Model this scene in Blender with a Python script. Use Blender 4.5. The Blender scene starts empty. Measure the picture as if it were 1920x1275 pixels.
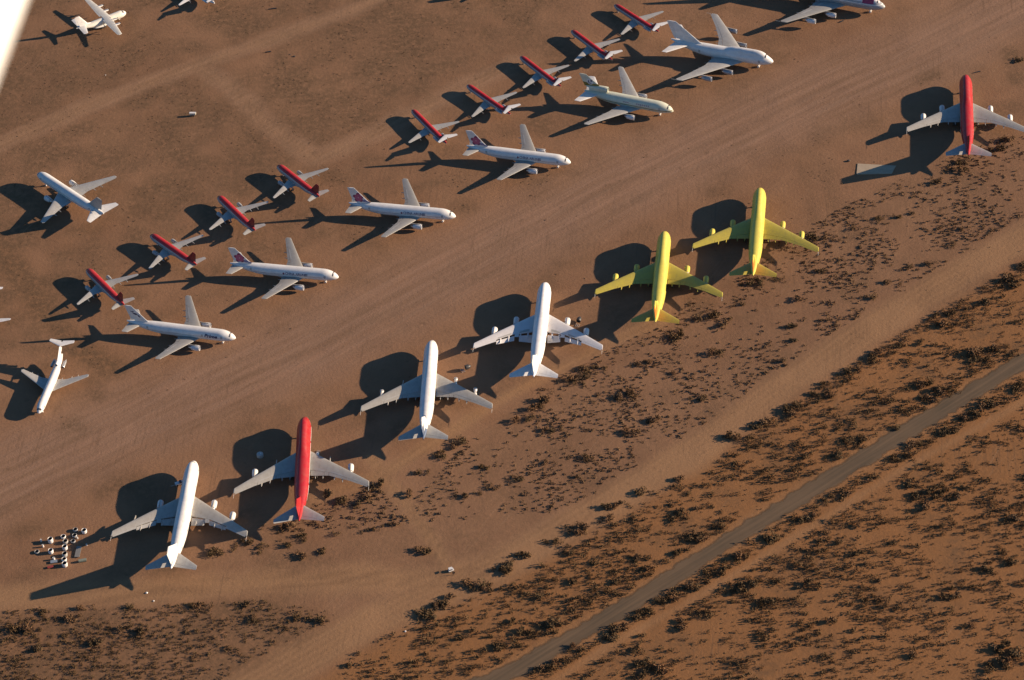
import bpy, math, random
import numpy as np
from mathutils import Vector, Matrix
random.seed(7); rng = np.random.default_rng(7)
scn = bpy.context.scene
R = math.radians
# ---------------------------------------------------------------- camera
OY = 1080.0                               # the ground origin lies in the middle of the storage field
CH, F, PITCH, ROLL = 893.874, 5428.198, 0.733, -0.080
SUN_AZ, SUN_EL = 0.036, 0.301
fw = Vector((0, math.cos(PITCH), -math.sin(PITCH))); rt0 = Vector((1, 0, 0)); up0 = rt0.cross(fw)
CR = math.cos(ROLL) * rt0 + math.sin(ROLL) * up0
CU = -math.sin(ROLL) * rt0 + math.cos(ROLL) * up0
CAM = Vector((0, -OY, CH))
cd = bpy.data.cameras.new('camera'); cam = bpy.data.objects.new('camera', cd)
scn.collection.objects.link(cam)
cam.matrix_world = Matrix(((CR.x, CU.x, -fw.x, CAM.x), (CR.y, CU.y, -fw.y, CAM.y), (CR.z, CU.z, -fw.z, CAM.z), (0, 0, 0, 1)))
cd.sensor_width = 36; cd.lens = F / 1920 * 36
cd.clip_start = 0.2; cd.clip_end = 20000
cd.dof.use_dof = True; cd.dof.focus_distance = 1340; cd.dof.aperture_fstop = 9
scn.camera = cam
# ---------------------------------------------------------------- sky, sun, exposure
w = bpy.data.worlds.new('World'); scn.world = w; w.use_nodes = True
nt = w.node_tree; nt.nodes.clear()
sky = nt.nodes.new('ShaderNodeTexSky'); sky.sky_type = 'NISHITA'; sky.sun_disc = False
sky.sun_elevation = SUN_EL; sky.sun_rotation = math.pi / 2 - SUN_AZ
sky.air_density = 1.0; sky.dust_density = 0.6; sky.ozone_density = 1.5
bg = nt.nodes.new('ShaderNodeBackground'); bg.inputs[1].default_value = 0.05
wo = nt.nodes.new('ShaderNodeOutputWorld')
tint = nt.nodes.new('ShaderNodeMix'); tint.data_type = 'RGBA'; tint.blend_type = 'MULTIPLY'; tint.inputs[0].default_value = 1
tint.inputs[7].default_value = (.56, .90, 1.24, 1)   # deep blue winter sky
nt.links.new(sky.outputs[0], tint.inputs[6]); nt.links.new(tint.outputs[2], bg.inputs[0]); nt.links.new(bg.outputs[0], wo.inputs[0])
sl = bpy.data.lights.new('sun', 'SUN'); sl.energy = 5.0; sl.angle = R(0.5); sl.color = (1.0, 0.77, 0.55)
sun = bpy.data.objects.new('sun', sl); scn.collection.objects.link(sun)
sdir = Vector((math.cos(SUN_AZ) * math.cos(SUN_EL), math.sin(SUN_AZ) * math.cos(SUN_EL), math.sin(SUN_EL)))
sun.rotation_euler = (-sdir).to_track_quat('-Z', 'Y').to_euler()
scn.view_settings.view_transform = 'Standard'; scn.view_settings.look = 'None'
scn.view_settings.exposure = 0.84; scn.view_settings.gamma = 1.0

def G(px, py):                            # where a spot of ground in the 1920 px wide photo lies
    q = fw * F + CR * (px - 960) - CU * (py - 637.5)
    p = CAM + q * (CH / -q.z)
    return (p.x, p.y)
def S(r, g, b):                           # sRGB 0..255 -> linear
    return tuple((c / 255 / 12.92 if c / 255 <= .04045 else ((c / 255 + .055) / 1.055) ** 2.4) for c in (r, g, b))
# ---------------------------------------------------------------- helpers
def tag(o, label=None, cat=None, group=None, kind=None):
    if label: o['label'] = label
    if cat: o['category'] = cat
    if group: o['group'] = group
    if kind: o['kind'] = kind
    return o
def link(o, parent=None):
    scn.collection.objects.link(o)
    if parent: o.parent = parent
    return o
class MB:
    def __init__(s): s.v = []; s.f = []; s.m = []
    def add(s, vs, fs, mi=0):
        n = len(s.v); s.v += [tuple(v) for v in vs]; s.f += [tuple(i + n for i in f) for f in fs]; s.m += [mi] * len(fs)
    def grid(s, rows, closed=True, mi=0, cap0=False, cap1=False):
        n = len(rows[0]); vs = [p for r in rows for p in r]; fs = []
        for i in range(len(rows) - 1):
            for j in range(n if closed else n - 1):
                k = (j + 1) % n
                fs.append((i * n + j, i * n + k, (i + 1) * n + k, (i + 1) * n + j))
        if cap0: fs.append(tuple(range(n))[::-1])
        if cap1: fs.append(tuple((len(rows) - 1) * n + j for j in range(n)))
        s.add(vs, fs, mi)
    def box(s, c, d, mi=0, rz=0.0, taper=1.0):
        ca, sa = math.cos(rz), math.sin(rz); vs = []
        for dz, t in ((-1, 1), (1, taper)):
            for dx, dy in ((-1, -1), (1, -1), (1, 1), (-1, 1)):
                x, y = dx * d[0] / 2 * t, dy * d[1] / 2 * t
                vs.append((c[0] + x * ca - y * sa, c[1] + x * sa + y * ca, c[2] + dz * d[2] / 2))
        s.add(vs, [(3, 2, 1, 0), (4, 5, 6, 7), (0, 1, 5, 4), (1, 2, 6, 5), (2, 3, 7, 6), (3, 0, 4, 7)], mi)
    def lathe(s, prof, o, ax='x', n=20, mi=0, cap0=False, cap1=False, sy=1.0):
        rows = []
        for t, r in prof:
            row = []
            for k in range(n):
                a = 2 * math.pi * k / n; u, v = r * math.cos(a) * sy, r * math.sin(a)
                row.append({'x': (o[0] - t, o[1] + u, o[2] + v), 'z': (o[0] + u, o[1] + v, o[2] + t), 'y': (o[0] + u, o[1] + t, o[2] + v)}[ax])
            rows.append(row)
        s.grid(rows, True, mi, cap0, cap1)
    def build(s, name, mats, parent=None, smooth=True, angle=40):
        me = bpy.data.meshes.new(name); me.from_pydata(s.v, [], s.f); 
        for m in (mats if isinstance(mats, (list, tuple)) else [mats]): me.materials.append(m)
        me.polygons.foreach_set('material_index', s.m)
        me.validate(); 
        import bmesh
        bm = bmesh.new(); bm.from_mesh(me); bmesh.ops.recalc_face_normals(bm, faces=bm.faces)
        if smooth:
            th = R(angle)
            for e in bm.edges:
                e.smooth = not (len(e.link_faces) == 2 and e.calc_face_angle(0) > th)
            for f in bm.faces: f.smooth = True
        bm.to_mesh(me); bm.free()
        return link(bpy.data.objects.new(name, me), parent)
# ---------------------------------------------------------------- materials
class NT:
    def __init__(s, name):
        s.m = bpy.data.materials.new(name); s.m.use_nodes = True; s.t = s.m.node_tree; s.n = s.t.nodes
        s.b = s.n['Principled BSDF']; s.out = s.n['Material Output']
    def N(s, t, **k):
        n = s.n.new(t)
        for a, v in k.items(): setattr(n, a, v)
        return n
    def L(s, a, b): s.t.links.new(a, b)
    def math(s, op, a, b=None, clamp=False):
        n = s.N('ShaderNodeMath', operation=op, use_clamp=clamp)
        for i, v in enumerate((a, b)):
            if v is None: continue
            if isinstance(v, (int, float)): n.inputs[i].default_value = v
            else: s.L(v, n.inputs[i])
        return n.outputs[0]
    def mix(s, f, a, b, mode='MIX'):
        n = s.N('ShaderNodeMix', data_type='RGBA', blend_type=mode)
        for sock, v in ((n.inputs[0], f), (n.inputs[6], a), (n.inputs[7], b)):
            if isinstance(v, (int, float)): sock.default_value = v
            elif isinstance(v, tuple): sock.default_value = (*v, 1)
            else: s.L(v, sock)
        return n.outputs[2]
    def noise(s, sc, det=4, rough=.55, vec=None, scale=None, rot=0):
        n = s.N('ShaderNodeTexNoise'); n.inputs['Scale'].default_value = sc; n.inputs['Detail'].default_value = det
        n.inputs['Roughness'].default_value = rough
        if vec is None: vec = s.co('Object')
        if scale:
            mp = s.N('ShaderNodeMapping'); mp.inputs['Scale'].default_value = scale; mp.inputs['Rotation'].default_value = (0, 0, rot)
            mp2 = s.N('ShaderNodeMapping'); mp2.inputs['Rotation'].default_value = (0, 0, rot)
            mp.inputs['Rotation'].default_value = (0, 0, 0)
            s.L(vec, mp2.inputs[0]); s.L(mp2.outputs[0], mp.inputs[0]); vec = mp.outputs[0]
        s.L(vec, n.inputs['Vector']); return n.outputs['Fac']
    def co(s, k):
        if not hasattr(s, 'tc'): s.tc = s.N('ShaderNodeTexCoord')
        return s.tc.outputs[k]
    def ramp(s, f, a, b):
        n = s.N('ShaderNodeMapRange', clamp=True); n.inputs[1].default_value = a; n.inputs[2].default_value = b
        s.L(f, n.inputs[0]); return n.outputs[0]
def paint(name, col, rough=.38, dirt=.22, metal=0.0, zbands=(), xbands=(), windows=None, dirtcol=(.20, .15, .10)):
    """weathered aircraft paint; zbands = (zlo, zhi, colour), xbands = (xlo, xhi, zlo, zhi, colour) in the object's own metres"""
    n = NT(name); c = None; cur = col
    sp = n.N('ShaderNodeSeparateXYZ'); n.L(n.co('Object'), sp.inputs[0]); X, Z = sp.outputs[0], sp.outputs[2]
    def band(v, a, b): return n.math('MULTIPLY', n.math('GREATER_THAN', v, a), n.math('LESS_THAN', v, b))
    for a, b, k in zbands: cur = n.mix(band(Z, a, b), cur, k)
    for a, b, c0, c1, k in xbands: cur = n.mix(n.math('MULTIPLY', band(X, a, b), band(Z, c0, c1)), cur, k)
    if windows:
        for (z, x0, x1) in windows:
            fr = n.math('FRACT', n.math('MULTIPLY', X, 1.95)); d = n.math('LESS_THAN', fr, .5)
            msk = n.math('MULTIPLY', d, n.math('MULTIPLY', band(Z, z - .19, z + .19), band(X, x0, x1)))
            cur = n.mix(n.math('MULTIPLY', msk, .75), cur, (.05, .055, .07))
    f = n.math('MULTIPLY', n.ramp(n.noise(.35, 6, .65), .42, .75), dirt)
    f2 = n.math('MULTIPLY', n.ramp(n.noise(1.6, 5, .7, scale=(.12, 1, 1)), .5, .8), dirt)
    cur = n.mix(f, cur, dirtcol); cur = n.mix(f2, cur, dirtcol)
    n.L(cur, n.b.inputs['Base Color']) if not isinstance(cur, tuple) else None
    n.b.inputs['Roughness'].default_value = rough; n.b.inputs['Metallic'].default_value = metal
    rr = n.ramp(n.noise(.9, 4), .3, .7); r2 = n.math('ADD', n.math('MULTIPLY', rr, .25), rough - .1); n.L(r2, n.b.inputs['Roughness'])
    return n.m
WHITE = (.74, .73, .71); GREY = (.325, .32, .30); LGREY = (.42, .415, .39); RED = (.38, .012, .018); DRED = (.20, .012, .02); SRED = (.42, .014, .018)
YEL = (.61, .53, .09); SILV = (.36, .37, .38); NAVY = (.02, .03, .09); CREAM = (.62, .63, .50)
M = {}
def mat(k, *a, **kw):
    if k not in M: M[k] = paint(k, *a, **kw)
    return M[k]
m_white = mat('white_paint', WHITE); m_grey = mat('wing_grey_paint', GREY, dirt=.3); m_lgrey = mat('light_grey_paint', LGREY, dirt=.3)
m_jwing = mat('jumbo_wing_grey', (.40, .385, .345), dirt=.3)
m_metal = mat('bare_metal', (.62, .61, .60), rough=.3, metal=.6); m_dark = mat('dark_metal', (.035, .035, .037), rough=.5, dirt=.1)
m_fan = mat('fan_blades', (.06, .06, .065), rough=.4, metal=.4); m_tyre = mat('tyre_rubber', (.03, .03, .03), rough=.8, dirt=.4)
m_cover = mat('pale_cover', (.72, .70, .66), rough=.7); m_glass = mat('cockpit_glass', (.07, .075, .085), rough=.12, dirt=.03)
m_red = mat('red_paint', RED, dirt=.12); m_dred = mat('dark_red_paint', DRED, dirt=.15); m_yel = mat('yellow_paint', YEL, dirt=.12)
m_ywing = mat('yellow_wing_paint', (.47, .39, .06), dirt=.3); m_silver = mat('silver_skin', SILV, rough=.35, metal=.25, dirt=.2)
m_orange = mat('orange_paint', (.72, .16, .02), dirt=.1); m_navy = mat('navy_lettering', (.015, .02, .09), dirt=.05)
m_slate = mat('slate_lettering', (.10, .11, .20), dirt=.05); m_plum = mat('plum_pink', (.46, .08, .18), dirt=.15)
m_plumd = mat('deep_plum', (.16, .02, .07), dirt=.1); m_lilac = mat('lilac_blue', (.20, .20, .36), dirt=.15)
m_gold = mat('olive_gold', (.26, .20, .035), dirt=.2); m_purple = mat('purple_lettering', (.20, .05, .18), dirt=.1)
# ---------------------------------------------------------------- aircraft building blocks (x runs aft from the nose, y to the right wing, z up)
class Body:
    """fuselage surface: stations of (x, top, bottom, half width) plus an optional hump"""
    def __init__(s, L, top, bot, hw, zn, zt, Ln, Lt, hump=None, tailtop=None, nexp=.58, sqt=1.6, htail=.25):
        s.__dict__.update(L=L, top=top, bot=bot, hw=hw, zn=zn, zt=zt, Ln=Ln, Lt=Lt, hump=hump, nexp=nexp, sqt=sqt, htail=htail)
        s.tailtop = tailtop if tailtop is not None else zt + .35
    def sec(s, x):
        t, b, h = s.top, s.bot, s.hw
        if x < s.Ln:
            u = max(x / s.Ln, 0); k = (1 - (1 - u) ** 2) ** s.nexp
            kt = (1 - (1 - u) ** 2.0) ** (s.nexp * 1.15)
            t = s.zn + (t - s.zn) * kt; b = s.zn + (b - s.zn) * k; h = h * k
            t = max(t, s.zn + .02); b = min(b, s.zn - .02); h = max(h, .02)
        if x > s.L - s.Lt:
            u = min((x - s.L + s.Lt) / s.Lt, 1)
            t = t + (s.tailtop - t) * u ** 2.2; b = b + (s.zt - .3 - b) * u ** s.sqt; h = h * (1 - (1 - s.htail / s.hw) * u ** 1.9)
        return t, b, h
    def pt(s, x, th):                      # th = 0 up, + to the right
        t, b, h = s.sec(x); zc = (t + b) / 2; hz = (t - b) / 2
        dy, dz = math.sin(th), math.cos(th)
        r = 1 / math.sqrt((dy / h) ** 2 + (dz / hz) ** 2)
        if s.hump:
            ht, hh = np.interp(x, s.hump[0], s.hump[1]), s.hump[2]
            if ht > t - .6 and x > 1.2:
                hc = t - 1.5; a, bb = hh * min(1, h / s.hw * 1.0), ht - hc
                if bb > .2:
                    o = zc - hc
                    A = (dy / a) ** 2 + (dz / bb) ** 2; B = 2 * o * dz / bb ** 2; C = (o / bb) ** 2 - 1
                    D = B * B - 4 * A * C
                    if D > 0: r = max(r, (-B + math.sqrt(D)) / (2 * A))
        return (x, r * dy, zc + r * dz)
    def side_y(s, x, z):
        t, b, h = s.sec(x); zc = (t + b) / 2; hz = (t - b) / 2
        return h * math.sqrt(max(0.02, 1 - ((z - zc) / hz) ** 2))
def yt(u, tc): return 5 * tc * (.2969 * math.sqrt(u) - .126 * u - .3516 * u * u + .2843 * u ** 3 - .1036 * u ** 4)
FRONT = (0, .012, .05, .15, .35, .58, .79)
def interp_st(st, y):
    ys = [a[0] for a in st]
    return [float(np.interp(y, ys, [a[i] for a in st])) for i in range(5)]
def wing_rows(st, side, vertical=False, full=False):
    fr = FRONT + ((1.0,) if full else ()); rows = []
    for (y, xl, c, z, tc) in st:
        up = [(u, yt(u, tc)) for u in fr]; lo = [(u, -yt(u, tc) * .75) for u in fr[1:]][::-1]
        row = []
        for u, t in up + lo:
            if vertical: row.append((xl + u * c, t * c, y))
            else: row.append((xl + u * c, side * y, z + t * c))
        rows.append(row)
    return rows
class Plane:
    def __init__(s, name, spec, pose, liv, label, group=None, cat='airliner', engines=None, flaps=False):
        s.T = spec; s.x0 = spec['body'].L * .5
        px, py, h = pose; h = R(h); f = (math.cos(h), math.sin(h))
        s.root = bpy.data.objects.new(name, None); s.root.empty_display_size = 5
        s.root.location = (px - f[0] * s.x0, py - OY - f[1] * s.x0, 0.03); s.root.rotation_euler = (0, 0, h)
        link(s.root); tag(s.root, label, cat, group); s.liv = liv
        s.fuselage(); s.wings(flaps); s.tail(); s.engs(engines); s.gear(); s.cockpit(); s.extras()
    def mb(s): return MB()
    def fin(s, mb, name, mats, parent=None, **k):
        x0 = s.x0; mb.v = [(x0 - x, -y, z) for x, y, z in mb.v]
        return mb.build(name, mats, parent or s.root, **k)
    def fuselage(s):
        B = s.T['body']; m = MB(); xs = []
        xs += [B.Ln * (i / 14) ** 1.7 for i in range(1, 15)]
        n = 26; xs += [B.Ln + (B.L - B.Lt - B.Ln) * i / n for i in range(1, n + 1)]
        xs += [B.L - B.Lt + B.Lt * i / 16 for i in range(1, 17)]
        xs = [.03] + xs; rows = [[B.pt(x, 2 * math.pi * k / 32) for k in range(32)] for x in xs]
        m.grid(rows, True, 0, True, True); s.fus = s.fin(m, 'fuselage', s.liv['body'], angle=60)
        bel = s.T.get('belly')
        if bel:
            x1, x2, hw, zb, zt_ = bel; m = MB(); rows = []
            for i in range(13):
                u = i / 12; k = math.sin(math.pi * u) ** .45 if 0 < u < 1 else .05; x = x1 + (x2 - x1) * u
                rows.append([(x, hw * k * math.sin(a), (zb + zt_) / 2 + (zt_ - zb) / 2 * k * math.cos(a)) for a in [2 * math.pi * j / 16 for j in range(16)]])
            m.grid(rows, True, 0, True, True); s.fin(m, 'belly_fairing', s.liv.get('belly', s.liv['wing']))
    def surfaces(s, st, side, wing, cuts, mw, names, defl=0, ext=0.0, vertical=False):
        """trailing edge pieces between the span cuts"""
        out = []
        for i in range(len(cuts)):
            y0, y1 = cuts[i]; nm = names[i]; g = .06
            sub = [interp_st(st, y) for y in (y0 + g, (y0 + y1) / 2, y1 - g)]; rows = []
            mid = [a for a in st if y0 + g < a[0] < y1 - g]
            sub = sorted(sub[:1] + [list(a) for a in mid] + sub[2:], key=lambda a: a[0])
            dd, ee = (defl, ext) if nm == 'flap' else (0, 0)
            for (y, xl, c, z, tc) in sub:
                pr = [(.80, yt(.8, tc)), (.90, yt(.9, tc)), (1.0, .0012), (.90, -yt(.9, tc) * .75), (.80, -yt(.8, tc) * .75)]
                row = []
                for u, t in pr:
                    du = (u - .8) * c * (1.25 if dd else 1); dt = t * c
                    ca, sa = math.cos(dd), math.sin(dd)
                    X = xl + .8 * c + ee * c + du * ca + dt * sa; Zz = dt * ca - du * sa - ee * c * .35
                    row.append((X, dt, y) if vertical else (X, side * y, z + Zz))
                rows.append(row)
            m = MB(); m.grid(rows, True, 0, True, True); out.append(s.fin(m, nm, mw, wing, angle=30))
        return out
    def wings(s, flaps):
        st = s.T['wing']; mw = s.liv['wing']
        for side in (1, -1):
            m = MB(); m.grid(wing_rows(st, side), True, 0, True, True)
            tip = st[-1]                                   # rounded tip
            wg = s.fin(m, 'wing', mw, angle=35)
            m = MB(); rows = []
            for k, (dy, sc) in enumerate(((0.0, 1), (.18, .93), (.3, .6))):
                y, xl, c, z, tc = tip; cc = c * .8 * sc
                rows.append([(xl + c * .04 * k + c * .8 * (1 - sc) * .6 + u * cc / .79, side * (y + dy), z + t * cc) for u, t in [(q, yt(q, tc)) for q in FRONT] + [(q, -yt(q, tc) * .75) for q in FRONT[1:]][::-1]])
            m.grid(rows, True, 0, False, True); s.fin(m, 'wing_tip', s.liv.get('tip', mw), wg)
            s.surfaces(st, side, wg, s.T['cuts'], s.liv.get('flap', mw), s.T['cutn'], R(28) * flaps, .10 * flaps)
            for y in s.T.get('fair', ()):                 # flap track fairings poke out behind the trailing edge
                a = interp_st(st, y); x1 = a[1] + a[2] * .62; L = a[2] * .38 + 1.6; r = s.T.get('fr', .32); m = MB()
                m.lathe([(-0.0, .03), (-L * .2, r * .8), (-L * .45, r), (-L * .8, r * .6), (-L, .05)], (x1, side * y, a[3] - .42), 'x', 8, 0, True, True)
                s.fin(m, 'flap_track_fairing', mw, wg)
            if s.T.get('probe'):
                y, xl, c, z, tc = tip; m = MB()
                m.lathe([(0, .07), (-2.6, .035)], (xl + c * .9, side * (y + .1), z), 'x', 6, 0, True, True)
                s.fin(m, 'wing_tip_probe', m_cover, wg)
            if s.T.get('spoil'):
                for (ya, yb) in s.T['spoil']:
                    m = MB(); rows = []
                    for y in (ya, yb):
                        a = interp_st(st, y); u0, u1 = .66, .775
                        rows.append([(a[1] + u0 * a[2], side * y, a[3] + yt(u0, a[4]) * a[2] + .012), (a[1] + u1 * a[2], side * y, a[3] + yt(u1, a[4]) * a[2] + .012),
                                     (a[1] + u1 * a[2], side * y, a[3] + yt(u1, a[4]) * a[2] - .02), (a[1] + u0 * a[2], side * y, a[3] + yt(u0, a[4]) * a[2] - .02)])
                    m.grid(rows, True, 0, True, True); s.fin(m, 'spoiler', s.liv.get('spoiler', m_lgrey), wg, smooth=False)
    def tail(s):
        st = s.T['stab']; mt = s.liv.get('stab', s.liv['wing'])
        for side in (1, -1):
            m = MB(); m.grid(wing_rows(st, side), True, 0, True, True); h = s.fin(m, 'horizontal_stabilizer', mt, angle=35)
            ys = (st[0][0] + .3, st[-1][0] - .1)
            s.surfaces(st, side, h, [ys], s.liv.get('elev', mt), ['elevator'])
        st = s.T['fin']; m = MB(); m.grid(wing_rows(st, 1, True), True, 0, True, True)
        s.finobj = s.fin(m, 'tail_fin', s.liv['fin'], angle=35)
        s.surfaces(st, 1, s.finobj, [(s.T.get('rud0', st[-2][0] + .2), st[-1][0] - .1)], s.liv.get('rudder', s.liv['fin']), ['rudder'], vertical=True)
    def nacelle(s, c, L, r, mats, parent, bare=False, name='engine', pyl=None):
        m = MB()
        if not bare:
            m.lathe([(-.25 * L, r * .78), (-.06 * L, r * .84), (0, r * .90), (-.02 * L, r * .955), (-.09 * L, r), (-.35 * L, r * 1.0), (-.62 * L, r * .88), (-.72 * L, r * .80)], c, 'x', 22)
        else:
            m.lathe([(-.12 * L, r * .72), (-.22 * L, r * .78), (-.3 * L, r * .62), (-.5 * L, r * .5), (-.72 * L, r * .42)], c, 'x', 18)
        e = s.fin(m, name, mats, parent)
        m = MB(); m.lathe([(-.2 * L, .05), (-.245 * L, r * .26), (-.25 * L, r * .8)], c, 'x', 18); s.fin(m, 'fan', m_fan, e)
        m = MB(); m.lathe([(-.70 * L, r * .66), (-.85 * L, r * .5), (-.86 * L, r * .4), (-1.0 * L, r * .1)], c, 'x', 16, 0, False, True); s.fin(m, 'exhaust_nozzle', m_metal, e)
        if not bare:
            m = MB(); m.lathe([(-.05 * L, r * .845), (-.004 * L, r * .905), (-.018 * L, r * .962), (-.075 * L, r * 1.003)], (c[0] - .012, c[1], c[2]), 'x', 22); s.fin(m, 'intake_lip', s.liv.get('lip', m_metal), e)
        return e
    def engs(s, conf):
        T = s.T; n = len(T.get('eng', ())); conf = conf or ['full'] * (2 * n)
        for i, (y, xf, z, L, r) in enumerate(T.get('eng', ())):
            for side in (-1, 1):
                k = conf[i * 2 + (0 if side < 0 else 1)]      # order: inner left, inner right, outer left, outer right
                a = interp_st(T['wing'], y); e = None
                if k in ('full', 'bare'): e = s.nacelle((xf, side * y, z), L, r, s.liv.get('eng', s.liv['body_plain']), s.root, k == 'bare')
                xa, xb = xf + L * .12, a[1] + a[2] * .35
                if k == 'pylon': xa = xf + L * .35
                zt = a[3] - .05; zr = z + r * .9 if k == 'full' else z + r * .55; m = MB(); rows = []
                for x, zz0, zz1 in ((xa, zr, zr + .25), (a[1] - .4, zr - .05, zt + .1), (a[1] + 1.2, zt - .9, zt + .1), (xb, zt - .35, zt)):
                    hw_ = .2; rows.append([(x, side * y - hw_, zz0), (x, side * y + hw_, zz0), (x, side * y + hw_ * .7, zz1), (x, side * y - hw_ * .7, zz1)])
                m.grid(rows, True, 0, True, True); s.fin(m, 'pylon', s.liv.get('pylon', s.liv['wing']), e or s.root, smooth=False)
        for (x, y, z, L, r) in T.get('pods', ()):
            for side in (-1, 1):
                e = s.nacelle((x, side * y, z), L, r, s.liv.get('eng', s.liv['body_plain']), s.root)
                m = MB(); m.box((x + L * .5, side * (y - r * .6), z), (L * .5, r * 1.3, .35)); s.fin(m, 'pylon', s.liv['body_plain'], e, smooth=False)
    def gear(s):
        T = s.T
        for i, (x, y, ztop, r, nw) in enumerate(T['gear']):
            for side in ((0,) if y == 0 else (1, -1)):
                Y = side * y; m = MB(); m.lathe([(r, .13), (ztop, .16)], (x, Y, 0), 'z', 8, 0, True, True)
                m.box((x + .35, Y, ztop * .62), (.5, .1, ztop * .5))
                g = s.fin(m, 'nose_gear' if y == 0 else 'main_gear', m_cover if y == 0 else m_metal)
                for k in range(max(1, nw // 2)):
                    xx = x + (k - (nw // 2 - 1) / 2) * 2.5 * r
                    for sy in (-1, 1):
                        m = MB(); wd = .38 * r; yy = Y + sy * r * .85
                        m.lathe([(-wd, r * .5), (-wd, r * .88), (-wd * .5, r), (wd * .5, r), (wd, r * .88), (wd, r * .5)], (xx, yy, r), 'y', 14, 0, True, True)
                        s.fin(m, 'wheel', m_cover if y == 0 else m_tyre, g)
                if y == 0 :
                    for sy in (-1, 1):
                        m = MB(); m.box((x - .2, sy * .62, ztop * .86), (2.2, .06, .8)); s.fin(m, 'gear_door', s.liv['body_plain'], g, smooth=False)
    def patch(s, x0, x1, a0, a1, mats, name, off=.03, parent=None, n=6, hum=True):
        B = s.T['body']; m = MB(); rows = []
        for i in range(n + 1):
            x = x0 + (x1 - x0) * i / n; row = []
            t, b, h = B.sec(x); zc = (t + b) / 2
            for j in range(n + 1):
                p = B.pt(x, a0 + (a1 - a0) * j / n); v = Vector((0, p[1], p[2] - zc)); v = v * (1 + off / max(v.length, .1)); row.append((x - off * .6, v.y, v.z + zc))
            rows.append(row)
        m.grid(rows, False); return s.fin(m, name, mats, parent or s.fus)
    def cockpit(s):
        for q in s.T['cock']: s.patch(*q, s.liv.get('glass', m_glass), 'cockpit_window')
        for q in s.T.get('door', ()):
            for sd in (1, -1):
                x, w_, a0, a1 = q; s.patch(x, x + w_, sd * a0, sd * a1, s.liv.get('door', m_lgrey), 'cabin_door', .015, n=3)
    def extras(s):
        for k in s.T.get('ext', ()): k(s)
        for k in s.liv.get('ext', ()): k(s)
# text wrapped on a fuselage side or laid on a fin
def text_mesh(txt, h, shear=0.0):
    cu = bpy.data.curves.new('t', 'FONT'); cu.body = txt; cu.size = h; cu.shear = shear; cu.resolution_u = 3; cu.offset = .035 * h
    o = bpy.data.objects.new('t', cu); scn.collection.objects.link(o); dg = bpy.context.evaluated_depsgraph_get()
    me = bpy.data.meshes.new_from_object(o.evaluated_get(dg)); bpy.data.objects.remove(o)
    import bmesh
    bm = bmesh.new(); bm.from_mesh(me); bmesh.ops.triangulate(bm, faces=bm.faces)
    for _ in range(4):
        es = [e for e in bm.edges if e.calc_length() > h * .22]
        if not es: break
        bmesh.ops.subdivide_edges(bm, edges=es, cuts=1); bmesh.ops.triangulate(bm, faces=bm.faces)
    vs = [tuple(v.co) for v in bm.verts]; fs = [tuple(v.index for v in f.verts) for f in bm.faces]
    bm.free(); bpy.data.meshes.remove(me); return vs, fs
def titles(txt, xfwd, z, h, m_, length=None, shear=0, name='titles'):
    """letters painted along the fuselage; xfwd = the end of the word nearest the nose"""
    def go(s):
        vs, fs = text_mesh(txt, h, shear); B = s.T['body']
        w0, w1 = min(v[0] for v in vs), max(v[0] for v in vs); k = (length / (w1 - w0)) if length else 1
        for sd in (1, -1):
            m = MB(); out = []
            for (u, v, _) in vs:
                uu = (u - w0) * k; x = (xfwd + (w1 - w0) * k - uu) if sd > 0 else xfwd + uu
                zz = z + v; out.append((x, sd * (B.side_y(x, zz) + .035), zz))
            m.add(out, fs); s.fin(m, name, m_, s.fus, smooth=False)
    return go
def fin_y(T, x, z):
    a = interp_st(T['fin'], z); u = min(max((x - a[1]) / a[2], .01), .99); return yt(u, a[4]) * a[2]
def fin_shape(pts2, m_, name, off=.03):
    """closed outlines (x, z) laid on both faces of the fin"""
    def go(s):
        for sd in (1, -1):
            m = MB()
            for poly in pts2:
                cx = sum(p[0] for p in poly) / len(poly); cz = sum(p[1] for p in poly) / len(poly)
                rings = [[(cx + (x - cx) * q, cz + (z - cz) * q) for x, z in poly] for q in (.02, .35, .7, 1)]
                m.grid([[(x, sd * (fin_y(s.T, x, z) + off), z) for x, z in r_] for r_ in rings])
            s.fin(m, name, m_, s.finobj, smooth=False)
    return go
def ellipse(cx, cz, a, b, rot=0, n=12):
    return [(cx + a * math.cos(t) * math.cos(rot) - b * math.sin(t) * math.sin(rot), cz + a * math.cos(t) * math.sin(rot) + b * math.sin(t) * math.cos(rot)) for t in [2 * math.pi * i / n for i in range(n)]]
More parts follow.
